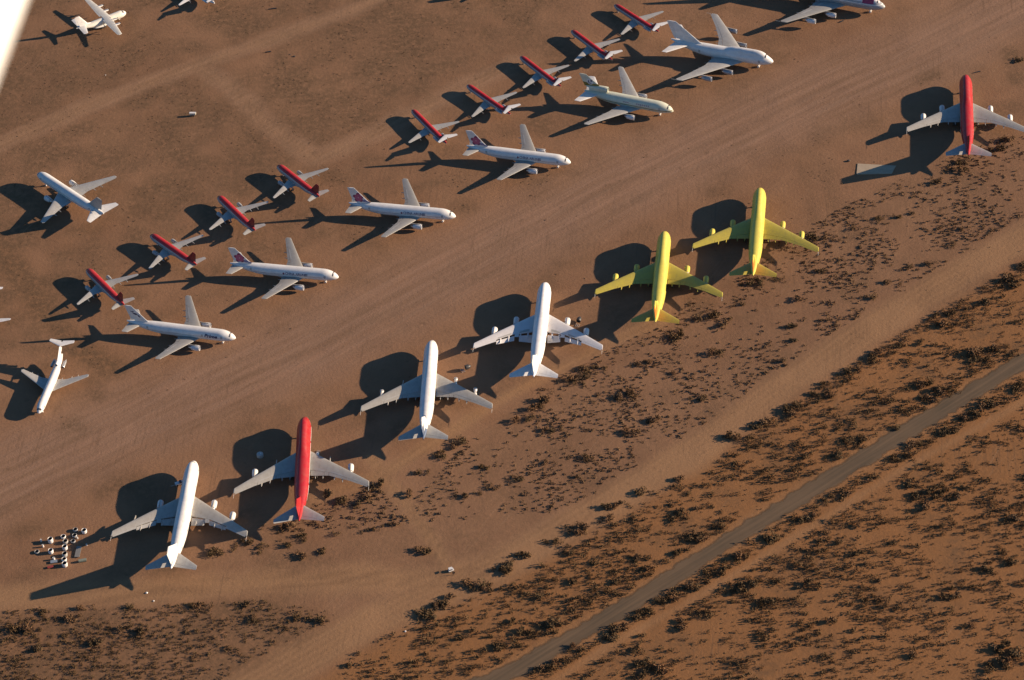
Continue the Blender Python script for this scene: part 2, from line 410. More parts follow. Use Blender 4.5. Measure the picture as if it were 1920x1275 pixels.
# ---------------------------------------------------------------- aircraft types
B747 = Body(68.4, 8.65, 2.15, 3.25, 4.9, 8.35, 9.5, 26, hump=([0, 1.5, 3, 4.6, 6.5, 9, 19, 23, 28, 30], [3, 5.6, 7.6, 9.1, 9.9, 10.2, 10.2, 9.8, 8.7, 7.5], 2.35))
T747 = dict(body=B747, belly=(19, 41, 3.5, 1.75, 5.0),
    wing=[(0, 18.0, 17.5, 3.2, .12), (3.1, 20.7, 15.4, 3.5, .125), (11.8, 28.4, 9.3, 4.5, .10), (21, 36.4, 6.2, 5.4, .09), (29.4, 43.9, 4.1, 6.15, .085)],
    cuts=[(3.4, 9.6), (9.6, 11.6), (11.6, 19.6), (19.6, 29.0)], cutn=['flap', 'aileron', 'flap', 'aileron'], fair=(5.6, 9.0, 14.2, 17.8), fr=.42, probe=True, spoil=((5, 9.4), (13, 19)),
    stab=[(0, 56.6, 9.6, 7.3, .1), (11.0, 67.0, 2.6, 8.8, .09)],
    fin=[(7.8, 50.5, 16.2, 0, .06), (8.9, 54.2, 12.6, 0, .10), (12, 57.8, 10.2, 0, .10), (19.2, 65.8, 4.6, 0, .10)], rud0=9.4,
    eng=[(11.9, 22.9, 2.75, 6.0, 1.32), (21.2, 31.0, 3.65, 6.0, 1.32)],
    gear=[(7.8, 0, 3.0, .62, 2), (33.5, 5.5, 3.2, .62, 4), (36.6, 1.9, 3.0, .62, 4)],
    cock=[(3.5, 4.2, -.5, -.07), (3.5, 4.2, .07, .5)], door=[(6.2, 1.1, 1.25, 1.75), (16.5, 1.1, 1.25, 1.75), (43, 1.1, 1.25, 1.75), (54, 1.0, 1.2, 1.7)])
BSP = Body(54.6, 8.65, 2.15, 3.25, 4.9, 8.3, 9.5, 21, hump=([0, 1.5, 3, 4.6, 6.5, 9, 17, 21, 25, 27], [3, 5.6, 7.6, 9.1, 9.9, 10.2, 10.2, 9.8, 8.7, 7.5], 2.35))
sh = lambda st, d: [(a[0], a[1] + d, *a[2:]) for a in st]
TSP = dict(T747, body=BSP, belly=(14, 36, 3.5, 1.75, 5.0), wing=sh(T747['wing'], -5.0), eng=[(11.9, 17.9, 2.75, 6.0, 1.3), (21.2, 26.0, 3.65, 6.0, 1.3)], fair=(5.6, 9.0, 14.2, 17.8), fr=.25,
    stab=[(0, 42.6, 9.6, 7.3, .1), (12.4, 53.0, 2.7, 8.8, .09)],
    fin=[(7.8, 34.0, 17.6, 0, .05), (8.9, 38.5, 14.0, 0, .09), (12, 42.2, 11.7, 0, .10), (19.8, 51.8, 5.0, 0, .10)],
    gear=[(7.8, 0, 3.0, .62, 2), (29.5, 5.5, 3.2, .62, 4), (32, 1.9, 3.0, .62, 4)], door=[(6.2, 1.1, 1.25, 1.75), (38, 1.1, 1.25, 1.75)])
BA3 = Body(53.2, 7.6, 2.0, 2.82, 4.0, 6.6, 7.5, 18.5)
TA3 = dict(body=BA3, belly=(15.5, 32, 3.0, 1.65, 4.4),
    wing=[(0, 15.6, 12.2, 3.0, .12), (2.7, 17.3, 10.0, 3.25, .125), (7.9, 20.5, 6.7, 4.0, .11), (22.2, 29.1, 2.9, 6.2, .10)],
    cuts=[(2.9, 7.2), (7.2, 8.8), (8.8, 16.5), (16.5, 21.9)], cutn=['flap', 'aileron', 'flap', 'aileron'], fair=(4.6, 10.2, 13.6), fr=.3, spoil=((9.2, 15.5),),
    stab=[(0, 44.9, 7.2, 5.9, .1), (8.0, 50.2, 3.0, 6.9, .09)],
    fin=[(6.7, 39.5, 11.6, 0, .06), (7.7, 42.5, 8.4, 0, .10), (16.4, 49.7, 3.5, 0, .10)], rud0=8.2,
    eng=[(7.95, 15.2, 2.3, 5.6, 1.38)], gear=[(6.7, 0, 2.6, .5, 2), (25.3, 4.8, 2.8, .62, 4)],
    cock=[(2.1, 2.7, -.95, -.1), (2.1, 2.7, .1, .95)], door=[(5.6, 1.0, 1.1, 1.6), (15, 1.0, 1.1, 1.6), (42, 1.0, 1.0, 1.5)])
B767 = Body(52.6, 7.6, 2.5, 2.52, 4.4, 7.0, 7, 17)
T767 = dict(body=B767, belly=(16, 33, 2.7, 2.1, 4.6),
    wing=[(0, 16.6, 13.2, 3.3, .12), (2.4, 18.9, 11.0, 3.5, .125), (7.9, 22.6, 7.4, 4.2, .11), (23.2, 32.1, 2.4, 5.7, .10)],
    cuts=[(2.7, 7.2), (7.2, 8.8), (8.8, 17.5), (17.5, 22.8)], cutn=['flap', 'aileron', 'flap', 'aileron'], fair=(5, 11, 14.6), fr=.28, spoil=((9.2, 16),),
    stab=[(0, 43.6, 8.2, 6.4, .1), (9.1, 50.7, 2.7, 7.3, .09)],
    fin=[(6.8, 38.6, 12.4, 0, .06), (7.8, 41.4, 9.6, 0, .10), (15.8, 49.6, 3.9, 0, .10)], rud0=8.3,
    eng=[(7.9, 15.8, 2.5, 5.6, 1.35)], gear=[(6.2, 0, 2.8, .5, 2), (27.5, 4.6, 3, .6, 4)],
    cock=[(1.8, 2.4, -.95, -.1), (1.8, 2.4, .1, .95)], door=[(5.4, 1.0, 1.1, 1.6), (43, .9, 1.0, 1.5)])
BL1 = Body(47.6, 8.2, 2.3, 2.98, 4.2, 6.4, 8.5, 17)
def sduct(s):
    m = MB(); z = 9.9
    m.lathe([(-1.2, 1.12), (-.2, 1.22), (0, 1.32), (-.3, 1.42), (-2, 1.5), (-6, 1.35), (-9.5, .9), (-12, .3)], (34.6, 0, z - .25), 'x', 20, 0, False, True)
    e = s.fin(m, 'centre_engine_intake', s.liv['body_plain']); m = MB()
    m.lathe([(-1.2, .02), (-1.25, 1.14)], (34.6, 0, z - .25), 'x', 18); s.fin(m, 'intake_duct', m_dark, e)
    m = MB(); m.box((40.0, 0, 8.7), (9.5, 1.7, 1.6)); s.fin(m, 'duct_fairing', s.liv['body_plain'], e)
TL1 = dict(body=BL1, belly=(15, 31, 3.1, 1.9, 4.6),
    wing=[(0, 14.5, 13.4, 3.0, .12), (2.9, 17.5, 11.2, 3.2, .12), (9.6, 23.4, 7.4, 4.0, .10), (24.8, 35.9, 3.0, 5.6, .09)],
    cuts=[(3.1, 8.2), (8.2, 10.4), (10.4, 17.6), (17.6, 24.4)], cutn=['flap', 'aileron', 'flap', 'aileron'], fair=(5.4, 12.2, 15.6), fr=.3, spoil=((11, 17),),
    stab=[(0, 38.2, 8.6, 6.2, .1), (10.7, 45.9, 3.2, 7.5, .09)],
    fin=[(7.6, 34.6, 11.6, 0, .08), (9.0, 36.6, 10.4, 0, .11), (16.8, 46.2, 4.0, 0, .10)], rud0=9.6,
    eng=[(9.0, 17.6, 2.5, 5.4, 1.3)], gear=[(7.2, 0, 2.7, .5, 2), (26.5, 5.4, 3, .6, 4)], ext=(sduct,),
    cock=[(2.3, 2.9, -.95, -.1), (2.3, 2.9, .1, .95)], door=[(6.0, 1.0, 1.1, 1.6), (16, 1.0, 1.1, 1.6)])
B320 = Body(35.9, 5.95, 1.8, 1.98, 3.3, 5.2, 5.2, 12.5)
T320 = dict(body=B320, belly=(10.5, 21.5, 2.15, 1.5, 3.4),
    wing=[(0, 10.5, 8.0, 2.5, .12), (1.9, 11.7, 6.6, 2.6, .125), (6.0, 14.1, 4.0, 3.2, .11), (16.5, 19.5, 1.6, 4.4, .10)],
    cuts=[(2.1, 5.9), (5.9, 12.8), (12.8, 16.2)], cutn=['flap', 'flap', 'aileron'], fair=(4.0, 7.4, 10.6), fr=.22, spoil=((6.6, 12),),
    stab=[(0, 30.6, 4.4, 4.7, .1), (6.1, 34.2, 1.7, 5.3, .09)],
    fin=[(5.3, 26.8, 8.4, 0, .06), (6.0, 29.0, 6.3, 0, .10), (12.3, 34.3, 2.4, 0, .10)], rud0=6.4,
    eng=[(5.75, 9.3, 1.75, 4.3, 1.05)], gear=[(5.0, 0, 2.0, .38, 2), (17.6, 3.8, 2.4, .5, 2)],
    cock=[(1.2, 2.0, -1.05, -.08), (1.2, 2.0, .08, 1.05)], door=[(3.9, .8, 1.05, 1.6), (29, .75, 1.0, 1.5)])
BD9 = Body(35.2, 4.75, 1.35, 1.67, 2.8, 4.1, 4.6, 10.5)
TD9 = dict(body=BD9, belly=(13.2, 23.5, 1.75, 1.1, 2.6),
    wing=[(0, 13.8, 7.2, 1.95, .12), (1.6, 15.4, 5.8, 2.05, .12), (5.4, 17.3, 4.1, 2.35, .11), (14.4, 21.6, 1.5, 3.0, .10)],
    cuts=[(1.8, 5.2), (5.2, 9.8), (9.8, 14.1)], cutn=['flap', 'flap', 'aileron'], fair=(4.0, 8.0), fr=.16, spoil=((5.6, 9),),
    stab=[(0, 33.4, 3.5, 8.3, .1), (5.4, 36.2, 1.5, 8.35, .09)],
    fin=[(4.1, 27.2, 7.4, 0, .06), (4.9, 29.2, 5.6, 0, .10), (8.35, 32.9, 3.7, 0, .10)], rud0=5.2,
    pods=[(26.3, 2.35, 3.35, 5.6, .66)], gear=[(3.4, 0, 1.6, .34, 2), (18.8, 2.5, 1.9, .5, 2)],
    cock=[(1.2, 1.65, -1.0, -.1), (1.2, 1.65, .1, 1.0)], door=[(3.3, .8, 1.05, 1.6)])
B727 = Body(38.6, 5.45, 1.6, 1.88, 3.2, 4.6, 5.4, 13)
def duct727(s):
    m = MB(); m.lathe([(-.8, .62), (0, .74), (-.25, .82), (-2, .84), (-6, .62), (-8, .2)], (29.4, 0, 5.95), 'x', 16, 0, False, True)
    e = s.fin(m, 'centre_engine_intake', s.liv['body_plain']); m = MB(); m.lathe([(-.8, .02), (-.85, .64)], (29.4, 0, 5.95), 'x', 14); s.fin(m, 'intake_duct', m_dark, e)
T727 = dict(body=B727, belly=(13.5, 27, 2.0, 1.3, 3.0),
    wing=[(0, 14.2, 9.4, 2.3, .12), (1.8, 15.9, 8.0, 2.4, .12), (5.6, 18.4, 5.4, 2.9, .11), (15.9, 25.3, 2.1, 4.0, .09)],
    cuts=[(2.0, 5.4), (5.4, 6.6), (6.6, 12.2), (12.2, 15.6)], cutn=['flap', 'aileron', 'flap', 'aileron'], fair=(3.8, 8.2, 11), fr=.18, spoil=((7, 11.8),),
    stab=[(0, 37.6, 4.0, 10.2, .1), (5.9, 40.6, 1.8, 10.3, .09)],
    fin=[(4.8, 28.4, 9.6, 0, .06), (6.3, 31.4, 7.2, 0, .11), (10.2, 36.8, 4.4, 0, .10)], rud0=6.7,
    pods=[(30.2, 2.75, 4.1, 5.6, .66)], gear=[(4.2, 0, 1.8, .4, 2), (20.5, 2.9, 2.2, .55, 2)], ext=(duct727,),
    cock=[(1.1, 1.9, -1.05, -.08), (1.1, 1.9, .08, 1.05)], door=[(3.6, .8, 1.05, 1.6)])
# ---------------------------------------------------------------- liveries
def wins(T, z, x1, x2):
    x0 = T['body'].L * .5; return [(z, x0 - x2, x0 - x1)]
def liv(key, base, wing, T, winz=None, zb=(), **k):
    W = wins(T, winz, 7 if T is not TD9 else 4, T['body'].L * .8) if winz else None
    d = dict(body=paint('fuselage_' + key, base, zbands=zb, windows=W, xbands=k.pop('xb', ())), body_plain=k.pop('plain', m_white), wing=wing); d.update(k); return d
w747 = 5.3
L_w747 = liv('white_jumbo', WHITE, m_jwing, T747, w747, fin=m_white, stab=m_lgrey, eng=m_white, flap=m_lgrey)
L_r747 = liv('red_top_jumbo', SILV, m_jwing, T747, w747, zb=((5.9, 12, RED), (5.55, 5.9, WHITE)), fin=m_red, plain=m_silver, stab=m_lgrey, eng=m_white, door=m_dred)
L_p747 = liv('blue_tail_jumbo', WHITE, m_jwing, T747, w747, xb=((-40, -27.5, 0, 20, (.10, .14, .22)),), fin=paint('fin_white_front', (.07, .10, .17), xbands=((-30, -22.0, 0, 30, WHITE), (-34.2, -22.0, 14.0, 30, WHITE))), rudder=mat('blue_grey_paint', (.10, .14, .22)), stab=m_lgrey, eng=m_metal)
L_p4747 = liv('bright_white_jumbo', (.80, .79, .78), mat('pale_wing', (.66, .64, .63), dirt=.15), T747, w747, fin=m_white, stab=m_white, eng=m_white, rudder=m_white)
L_y747 = liv('yellow_jumbo', YEL, m_ywing, T747, w747, fin=paint('fin_orange_back', YEL, xbands=((-33.2, -26.0, 8.5, 14.8, (.72, .16, .02)),)), rudder=m_orange, plain=m_yel, stab=m_ywing, eng=m_yel, lip=m_yel, door=m_ywing, tip=m_yel, spoiler=m_ywing)
L_sp = liv('white_short_jumbo', WHITE, m_lgrey, TSP, None, fin=m_white, stab=m_white, eng=m_silver)
L_p10 = liv('grey_plum_jumbo', SILV, m_grey, T747, w747, zb=((6.4, 12, WHITE), (6.7, 7.6, SILV)), xb=((22.5, 28.5, 7.0, 12, (.30, .02, .10)),), fin=m_white, stab=m_lgrey, eng=m_white)
L_a3 = liv('white_wide_twin', WHITE, m_grey, TA3, 4.95, zb=((0, 3.0, (.62, .63, .66)),), fin=m_white, stab=m_lgrey, eng=m_white)
L_767 = liv('plain_white_twin', (.72, .72, .70), m_lgrey, T767, 5.2, fin=m_lgrey, stab=m_white, eng=m_white)
L_l1 = liv('gold_striped_trijet', CREAM, m_lgrey, TL1, None, zb=((4.75, 5.15, (.16, .14, .04)),), fin=paint('fin_gold_low', CREAM, zbands=((6.4, 12.0, (.20, .16, .03)),)), rudder=paint('rudder_gold_low', CREAM, zbands=((6.4, 12.0, (.20, .16, .03)),)), plain=mat('cream_paint', CREAM), stab=m_white, eng=m_white)
L_r320 = liv('red_top_twin', SILV, m_lgrey, T320, 4.0, zb=((5.2, 12, SRED), (5.05, 5.2, DRED)), fin=m_dred, rudder=m_dred, plain=m_silver, stab=m_lgrey, eng=m_silver)
L_rd9 = liv('red_top_rear_twin', SILV, m_lgrey, TD9, 3.2, zb=((4.15, 12, SRED), (4.02, 4.15, DRED)), fin=m_dred, rudder=m_dred, plain=m_silver, stab=m_white, eng=m_silver)
L_w727 = liv('white_trijet', WHITE, m_lgrey, T727, 3.8, fin=m_white, stab=m_white, eng=m_silver)
L_wd9 = liv('white_rear_twin', WHITE, m_white, TD9, 3.2, fin=m_white, stab=m_white, eng=m_white)
ct = titles('CHINA AIRLINES', 14.4, 5.2, 1.5, m_slate, 11.0)
def china(s):
    ct(s)
    m = MB(); B = s.T['body']
    for k in range(5):
        a = 2 * math.pi * k / 5; cx, cz = 26.2 + .28 * math.cos(a), 5.5 + .28 * math.sin(a)
        el = ellipse(cx, cz, .26, .26, 0, 8); m.add([(x, (B.side_y(x, z) + .04), z) for x, z in el], [tuple(range(8))])
        m.add([(x, -(B.side_y(x, z) + .04), z) for x, z in ellipse(cx - 12.3 + .0, cz, .26, .26, 0, 8)], [tuple(range(8))])
    s.fin(m, 'flower_mark', m_plumd, s.fus, smooth=False)
# plum blossom: five petals, darker tips, over a lilac base
base_p = [[(42.0, 7.75), (49.6, 7.75), (49.9, 8.9), (49.2, 9.6), (46.6, 10.0), (44.6, 9.7)]]
pet = []; pt_ = []
for k in range(5):
    a = R(90 + 72 * k); cx, cz = 48.0 + 1.5 * math.cos(a), 10.7 + 1.6 * math.sin(a)
    pet.append(ellipse(cx, cz, 1.35, 1.1, a)); pt_.append(ellipse(48.0 + 2.4 * math.cos(a) * .95, 10.7 + 2.4 * math.sin(a), .45, .72, a, 8))
for p in pet + pt_:
    for i, (x, z) in enumerate(p):
        a = interp_st(TA3['fin'], z); p[i] = (min(max(x, a[1] + .05 * a[2]), a[1] + .985 * a[2]), z)
a3_flower = dict(ext=(china, fin_shape(base_p, m_lilac, 'tail_colour_base', .03), fin_shape(pet, m_plum, 'tail_blossom', .05), fin_shape(pt_, m_plumd, 'petal_tips', .07)))
L_ca = dict(L_a3, **a3_flower)
swo = [[(48.6, 13.0), (49.3, 12.5), (50.4, 12.9), (50.6, 13.4), (50.0, 13.1), (49.2, 13.3)], [(47.0, 11.4), (48.2, 11.2), (49.2, 11.7), (49.6, 12.3), (48.4, 12.3), (47.6, 12.0)], [(46.0, 9.9), (46.9, 10.4), (47.2, 11.3), (46.6, 11.2), (46.1, 10.6)]]
L_prime = dict(L_a3, ext=(titles('Prime', 8.0, 4.95, 2.2, m_navy, 6.4, .25), fin_shape(swo, m_navy, 'tail_swoosh', .03)))
rnd = [ellipse(44.2, 12.9, 1.75, 1.75)]; rin = [ellipse(43.5, 13.5, .55, .7), ellipse(45.0, 12.9, .5, .8), ellipse(44.1, 12.0, .8, .4)]
for p in rnd + rin:
    for i, (x, z) in enumerate(p):
        a = interp_st(TL1['fin'], z); p[i] = (min(max(x, a[1] + .05 * a[2]), a[1] + .985 * a[2]), z)
def smallmarks(s):
    B = s.T['body']
    for sd, (x0, n_, h) in [(a, b) for a in (1, -1) for b in ((12.0, 7, .7), (23.0, 3, .6))]:
        m = MB()
        if 1:
            for i in range(n_):
                xa = x0 + i * 1.05
                for (x1, x2, z1, z2) in ((xa, xa + .28, 6.05, 6.05 + h), (xa + .3, xa + .8, 6.05 + h * .4, 6.05 + h * .6)):
                    m.add([(x1, sd * (B.side_y(x1, z1) + .03), z1), (x2, sd * (B.side_y(x2, z1) + .03), z1), (x2, sd * (B.side_y(x2, z2) + .03), z2), (x1, sd * (B.side_y(x1, z2) + .03), z2)], [(0, 1, 2, 3)])
        s.fin(m, 'titles', m_purple, s.fus, smooth=False)
L_l1['ext'] = (fin_shape(rnd, m_white, 'tail_roundel', .03), fin_shape(rin, mat('slate_blue', (.12, .14, .2)), 'roundel_emblem', .05), smallmarks)
# ---------------------------------------------------------------- the aircraft
gJ = 'four-engine jumbo jets lined up tail first along the scrub'
J = lambda pose, lv, lab, eng=None, fl=False: Plane('jumbo_jet', T747, pose, lv, lab, gJ, 'airliner', eng, fl)
J((-144.5, 924.2, 83.7), L_w747, 'white four-engine jumbo jet beside the pile of loose engine cowlings, lowest of its line', ['full', 'full', 'pylon', 'full'], .4)
J((-95.3, 946.8, 88.1), L_r747, 'red-topped jumbo jet with an inner engine gone, between two white jumbo jets', ['pylon', 'pylon', 'full', 'full'])
J((-36.6, 991.2, 85.0), L_p747, 'white jumbo jet with blue-grey tail and its engines stripped, next above the lower red jumbo', ['pylon', 'bare', 'bare', 'bare'])
J((17.9, 1025.4, 82.0), L_p4747, 'all-white jumbo jet with white wings and lowered flaps, next to the yellow jumbos', None, True)
J((76.9, 1055.4, 80.9), L_y747, 'yellow jumbo jet with orange tail stripe, beside the white-winged jumbo jet')
J((125.5, 1082.2, 80.4), L_y747, 'yellow jumbo jet with orange tail stripe, farther right of the two yellow ones')
J((237.8, 1158.1, 81.5), L_r747, 'red-topped jumbo jet alone at the right edge, its tail shadow on a concrete pad')
gW = 'wide twin-engine jets parked nose to the taxiway'
W_ = lambda pose, lv, lab: Plane('wide_body_jet', TA3, pose, lv, lab, gW)
W_((-127.6, 1004.9, -17.0), L_prime, 'white twin-engine jet with the dark word Prime behind its cockpit')
W_((-79.4, 1042.4, -14.9), L_ca, 'white twin jet with pink blossom tail, next to the one marked Prime')
W_((-22.3, 1080.4, -15.1), L_ca, 'white twin jet with pink blossom tail, middle one of the three with blossoms')
W_((35.8, 1114.8, -18.4), L_ca, 'white twin jet with pink blossom tail, next to the gold-striped three-engine jet')
Plane('three_engine_jet', TL1, (89.7, 1149.1, -25.1), L_l1, 'cream three-engine jet with gold stripe and a round emblem on its olive tail')
Plane('short_jumbo_jet', TSP, (143.9, 1182.4, -23.7), L_sp, 'plain white stubby four-engine jumbo jet with a very tall fin and no markings')
Plane('jumbo_jet', T747, (206.9, 1221.7, -24.8), L_p10, 'grey jumbo jet with a plum band behind its cockpit, cut by the top edge')
Plane('twin_engine_jet', T767, (-228.9, 1139.5, 132.3), L_767, 'plain white twin-engine jet standing alone near the left edge, nose to upper left')
gR = 'small red-topped jets with engines under the wings'
for pose, lab in (((-200.3, 1063.6, 123.2), 'small red-topped silver jet whose tail meets the fin of the jet marked Prime'),
                  ((-170.6, 1085.6, 130.9), 'small red-topped silver jet second from the bottom of its row'),
                  ((-138.3, 1111.1, 122.0), 'small red-topped silver jet third from the bottom of its row, tail near a blossom-tailed jet'),
                  ((-109.2, 1131.7, 126.0), 'small red-topped silver jet at the upper end of its group of four'),
                  ((-9.6, 1296.7, 123.0), 'jet beyond the top edge of which only the pointed shadow shows')):
    Plane('small_twin_jet', T320, pose, L_r320, lab, gR)
gD = 'small red-topped jets with tail-mounted engines'
for pose, lab in (((-41.2, 1169.0, 118.2), 'small red-topped jet with high tailplane, lowest of the five in its row'),
                  ((-12.6, 1186.0, 126.4), 'small red-topped jet with high tailplane, second from the bottom of the five'),
                  ((15.9, 1206.7, 123.0), 'small red-topped jet with high tailplane, in the middle of the row of five'),
                  ((43.6, 1225.8, 122.8), 'small red-topped jet with high tailplane, fourth up, near the short jumbo shadow'),
                  ((67.6, 1245.5, 126.5), 'small red-topped jet with high tailplane, its tail touching the fin of the stubby white jumbo')):
    Plane('small_rear_engine_jet', TD9, pose, L_rd9, lab, gD)
Plane('rear_engine_trijet', T727, (-216.8, 965.3, -103.1), L_w727, 'slender white jet with high T-tail at the left edge, nose pointing down the picture')
Plane('small_rear_engine_jet', TD9, (-255.7, 1015.9, -108.9), L_wd9, 'white jet with just a wing tip and a tailplane tip showing at the left edge')
Plane('small_rear_engine_jet', TD9, (-163.3, 1303.7, 124.0), L_wd9, 'white jet showing just a wing tip and dark shadow at the top edge, upper left')
# four-engine high-wing propeller transport
BC = Body(28.9, 4.75, .75, 2.15, 2.6, 4.7, 4.0, 12.5, tailtop=4.9, nexp=.5, sqt=1.1, htail=.3)
def props(s):
    for y in (5.0, 10.2):
        for sd in (1, -1):
            a = interp_st(s.T['wing'], y); m = MB(); xf = a[1] - 2.4
            m.lathe([(0, .3), (-.4, .5), (-1.6, .62), (-3.2, .55), (-5.2, .12)], (xf, sd * y, a[3] - .12), 'x', 12, 0, True, True)
            e = s.fin(m, 'engine', m_cover); m = MB()
            for k in range(4):
                an = R(45 + 90 * k); c_, s_ = math.cos(an), math.sin(an); w_ = .2
                m.add([(xf - .12, sd * y + .2 * c_ - w_ * s_, a[3] - .12 + .2 * s_ + w_ * c_), (xf - .2, sd * y + 2.05 * c_ - w_ * s_, a[3] - .12 + 2.05 * s_ + w_ * c_),
                       (xf - .1, sd * y + 2.05 * c_ + w_ * s_, a[3] - .12 + 2.05 * s_ - w_ * c_), (xf - .02, sd * y + .2 * c_ + w_ * s_, a[3] - .12 + .2 * s_ - w_ * c_)], [(0, 1, 2, 3), (3, 2, 1, 0)][:1])
            s.fin(m, 'propeller', m_dark, e, smooth=False)
            m = MB(); m.lathe([(.35, .03), (.1, .22), (0, .3)], (xf, sd * y, a[3] - .12), 'x', 10); s.fin(m, 'spinner', m_cover, e)
TC = dict(body=BC, belly=(9.5, 20, 2.6, .6, 2.0),
    wing=[(0, 9.4, 5.0, 4.75, .16), (6, 9.9, 4.6, 4.95, .16), (20.0, 11.9, 2.4, 5.6, .12)], cuts=[(2.0, 13.0), (13.0, 19.6)], cutn=['flap', 'aileron'],
    stab=[(0, 23.6, 4.3, 5.0, .1), (7.9, 25.9, 2.2, 5.15, .09)], fin=[(4.6, 19.6, 8.6, 0, .06), (5.6, 22.4, 6.0, 0, .12), (11.5, 26.2, 2.7, 0, .10)], rud0=6.0,
    gear=[(4.4, 0, 1.4, .45, 2), (14.5, 1.9, 1.6, .6, 4)], cock=[(1.5, 2.3, -.9, -.08), (1.5, 2.3, .08, .9)], ext=(props,))
L_c = dict(body=mat('cream_white', (.76, .73, .64), dirt=.15), body_plain=m_white, wing=mat('cream_wing', (.66, .64, .57), dirt=.2), fin=m_white, stab=m_white, belly=m_white)
Plane('transport_plane', TC, (-191.3, 1274.8, 29.3), L_c, 'cream four-propeller transport plane with straight high wing in the upper left corner', cat='transport plane')
# ---------------------------------------------------------------- ground
seg = lambda P: np.array([G(*p) for p in P])
def dist(X, Y, P):
    d = np.full(X.shape, 1e9)
    for a, b in zip(P[:-1], P[1:]):
        ab = b - a; t = np.clip(((X - a[0]) * ab[0] + (Y - a[1]) * ab[1]) / (ab @ ab), 0, 1)
        d = np.minimum(d, np.hypot(X - a[0] - t * ab[0], Y - a[1] - t * ab[1]))
    return d
def inside(X, Y, P):
    r = np.zeros(X.shape, bool); n = len(P)
    for i in range(n):
        x1, y1 = P[i]; x2, y2 = P[(i + 1) % n]
        c = ((y1 > Y) != (y2 > Y)) & (X < (x2 - x1) * (Y - y1) / (y2 - y1 + 1e-12) + x1); r ^= c
    return r
ROAD = seg([(600, 1390), (780, 1330), (957, 1262), (1135, 1162), (1223, 1106), (1370, 1012), (1500, 933), (1650, 840), (1810, 742), (1910, 684), (2150, 540)])
PERIM = seg([(2300, 230), (1920, 448), (1700, 575), (1500, 703), (1300, 850), (1100, 970), (960, 1050), (850, 1105), (700, 1165), (560, 1240), (430, 1310)])
SIDE = seg([(900, 1350), (1035, 1280), (1160, 1200), (1280, 1135), (1430, 1045), (1580, 950), (1710, 870), (1810, 815), (1910, 758), (2100, 650)])
WEST = seg([(890, 1078), (800, 1086), (640, 1083), (480, 1090), (300, 1112), (150, 1118), (-100, 1122)])
LINKR = seg([(850, 1085), (812, 1015), (765, 950), (722, 898), (700, 860)])
BACK = seg([(600, 935), (730, 882), (850, 806), (950, 742), (1050, 692), (1150, 640), (1240, 600)])
TAXI = seg([(-200, 1010), (0, 900), (300, 765), (600, 640), (900, 480), (1200, 330), (1500, 190), (1700, 110), (1920, 0), (2100, -90)])
UPL = seg([(-100, 320), (0, 270), (150, 205), (370, 122), (520, 70), (680, 10), (800, -50)])
UPR = seg([(370, 122), (430, 160), (500, 230), (590, 300), (700, 250), (860, 170), (960, 120)])
DITCH = seg([(-60, 400), (0, 470), (60, 550), (100, 605), (160, 660), (210, 690)])
xs = np.concatenate([[-6000, -2500, -1000, -600, -420], np.arange(-340, 341, 2.0), [420, 600, 1000, 2500, 6000]])
ys = np.concatenate([[-6000, -2500, -1000, -500, -400], np.arange(-350, 281, 2.0), [340, 450, 700, 1200, 2500, 6000]])
X, Y = np.meshgrid(xs, ys)
nx, ny = len(xs), len(ys)
def vnoise(X, Y, sc, seed):
    r = np.random.default_rng(seed); n = 256; g = r.random((n, n)); x = X / sc + 1000; y = Y / sc + 1000
    xi, yi = np.floor(x).astype(int), np.floor(y).astype(int); fx, fy = x - xi, y - yi; fx = fx * fx * (3 - 2 * fx); fy = fy * fy * (3 - 2 * fy)
    q = lambda a, b: g[a % n, b % n]
    return (q(xi, yi) * (1 - fx) + q(xi + 1, yi) * fx) * (1 - fy) + (q(xi, yi + 1) * (1 - fx) + q(xi + 1, yi + 1) * fx) * fy
wob = (vnoise(X, Y, 14, 1) - .5) * 5 + (vnoise(X, Y, 5, 2) - .5) * 2.5
soft = lambda d, w_, s_: np.clip((w_ + s_ - d) / (2 * s_), 0, 1)
Zh = (vnoise(X, Y, 60, 5) - .5) * .3 + (vnoise(X, Y, 9, 6) - .5) * .16
flat = np.maximum.reduce([soft(dist(X, Y, PERIM) + wob * .5, 9, 3), soft(dist(X, Y, SIDE) + wob * .35, 1.6, 1.6) * .75, soft(dist(X, Y, WEST) + wob, 7, 4), soft(dist(X, Y, LINKR) + wob * .4, 3, 2),
                          soft(dist(X, Y, BACK) + wob * .4, 3, 2), soft(dist(X, Y, ROAD) + wob * .5, 6.5, 1.5) * .45])
taxi = soft(dist(X, Y, TAXI) + wob, 22, 12); upt = np.maximum(soft(dist(X, Y, UPL) + wob * .6, 5, 3), soft(dist(X, Y, UPR) + wob * .6, 5, 4))
ditch = soft(dist(X, Y, DITCH) + wob * .7, 5, 4)
hw_ = soft(dist(X, Y, ROAD), 12, 4); Zh = Zh * (1 - hw_)
# brushy soil tint: the verge between tails and the track, the field south of it, patches to the north-west
Zverge = seg([(470, 1085), (480, 985), (700, 905), (760, 960), (830, 870), (1010, 730), (1260, 590), (1480, 440), (1700, 330), (1960, 220), (1960, 410), (1690, 560), (1480, 690), (1280, 830), (1090, 945), (960, 1015), (850, 1062), (780, 1075)])
Zfield = seg([(560, 1300), (700, 1205), (980, 1070), (1130, 985), (1330, 862), (1520, 735), (1700, 620), (1960, 470), (2300, 300), (2300, 1400), (500, 1400)])
Zsouth = seg([(-100, 1150), (250, 1135), (500, 1125), (640, 1150), (560, 1215), (400, 1300), (-150, 1330)])
Zleft = seg([(380, 1060), (330, 1085), (460, 1078), (560, 1060), (480, 990), (380, 1020)])
verge = inside(X, Y, Zverge) * 1.0; field = inside(X, Y, Zfield) * 1.0; south = inside(X, Y, Zsouth) * 1.0
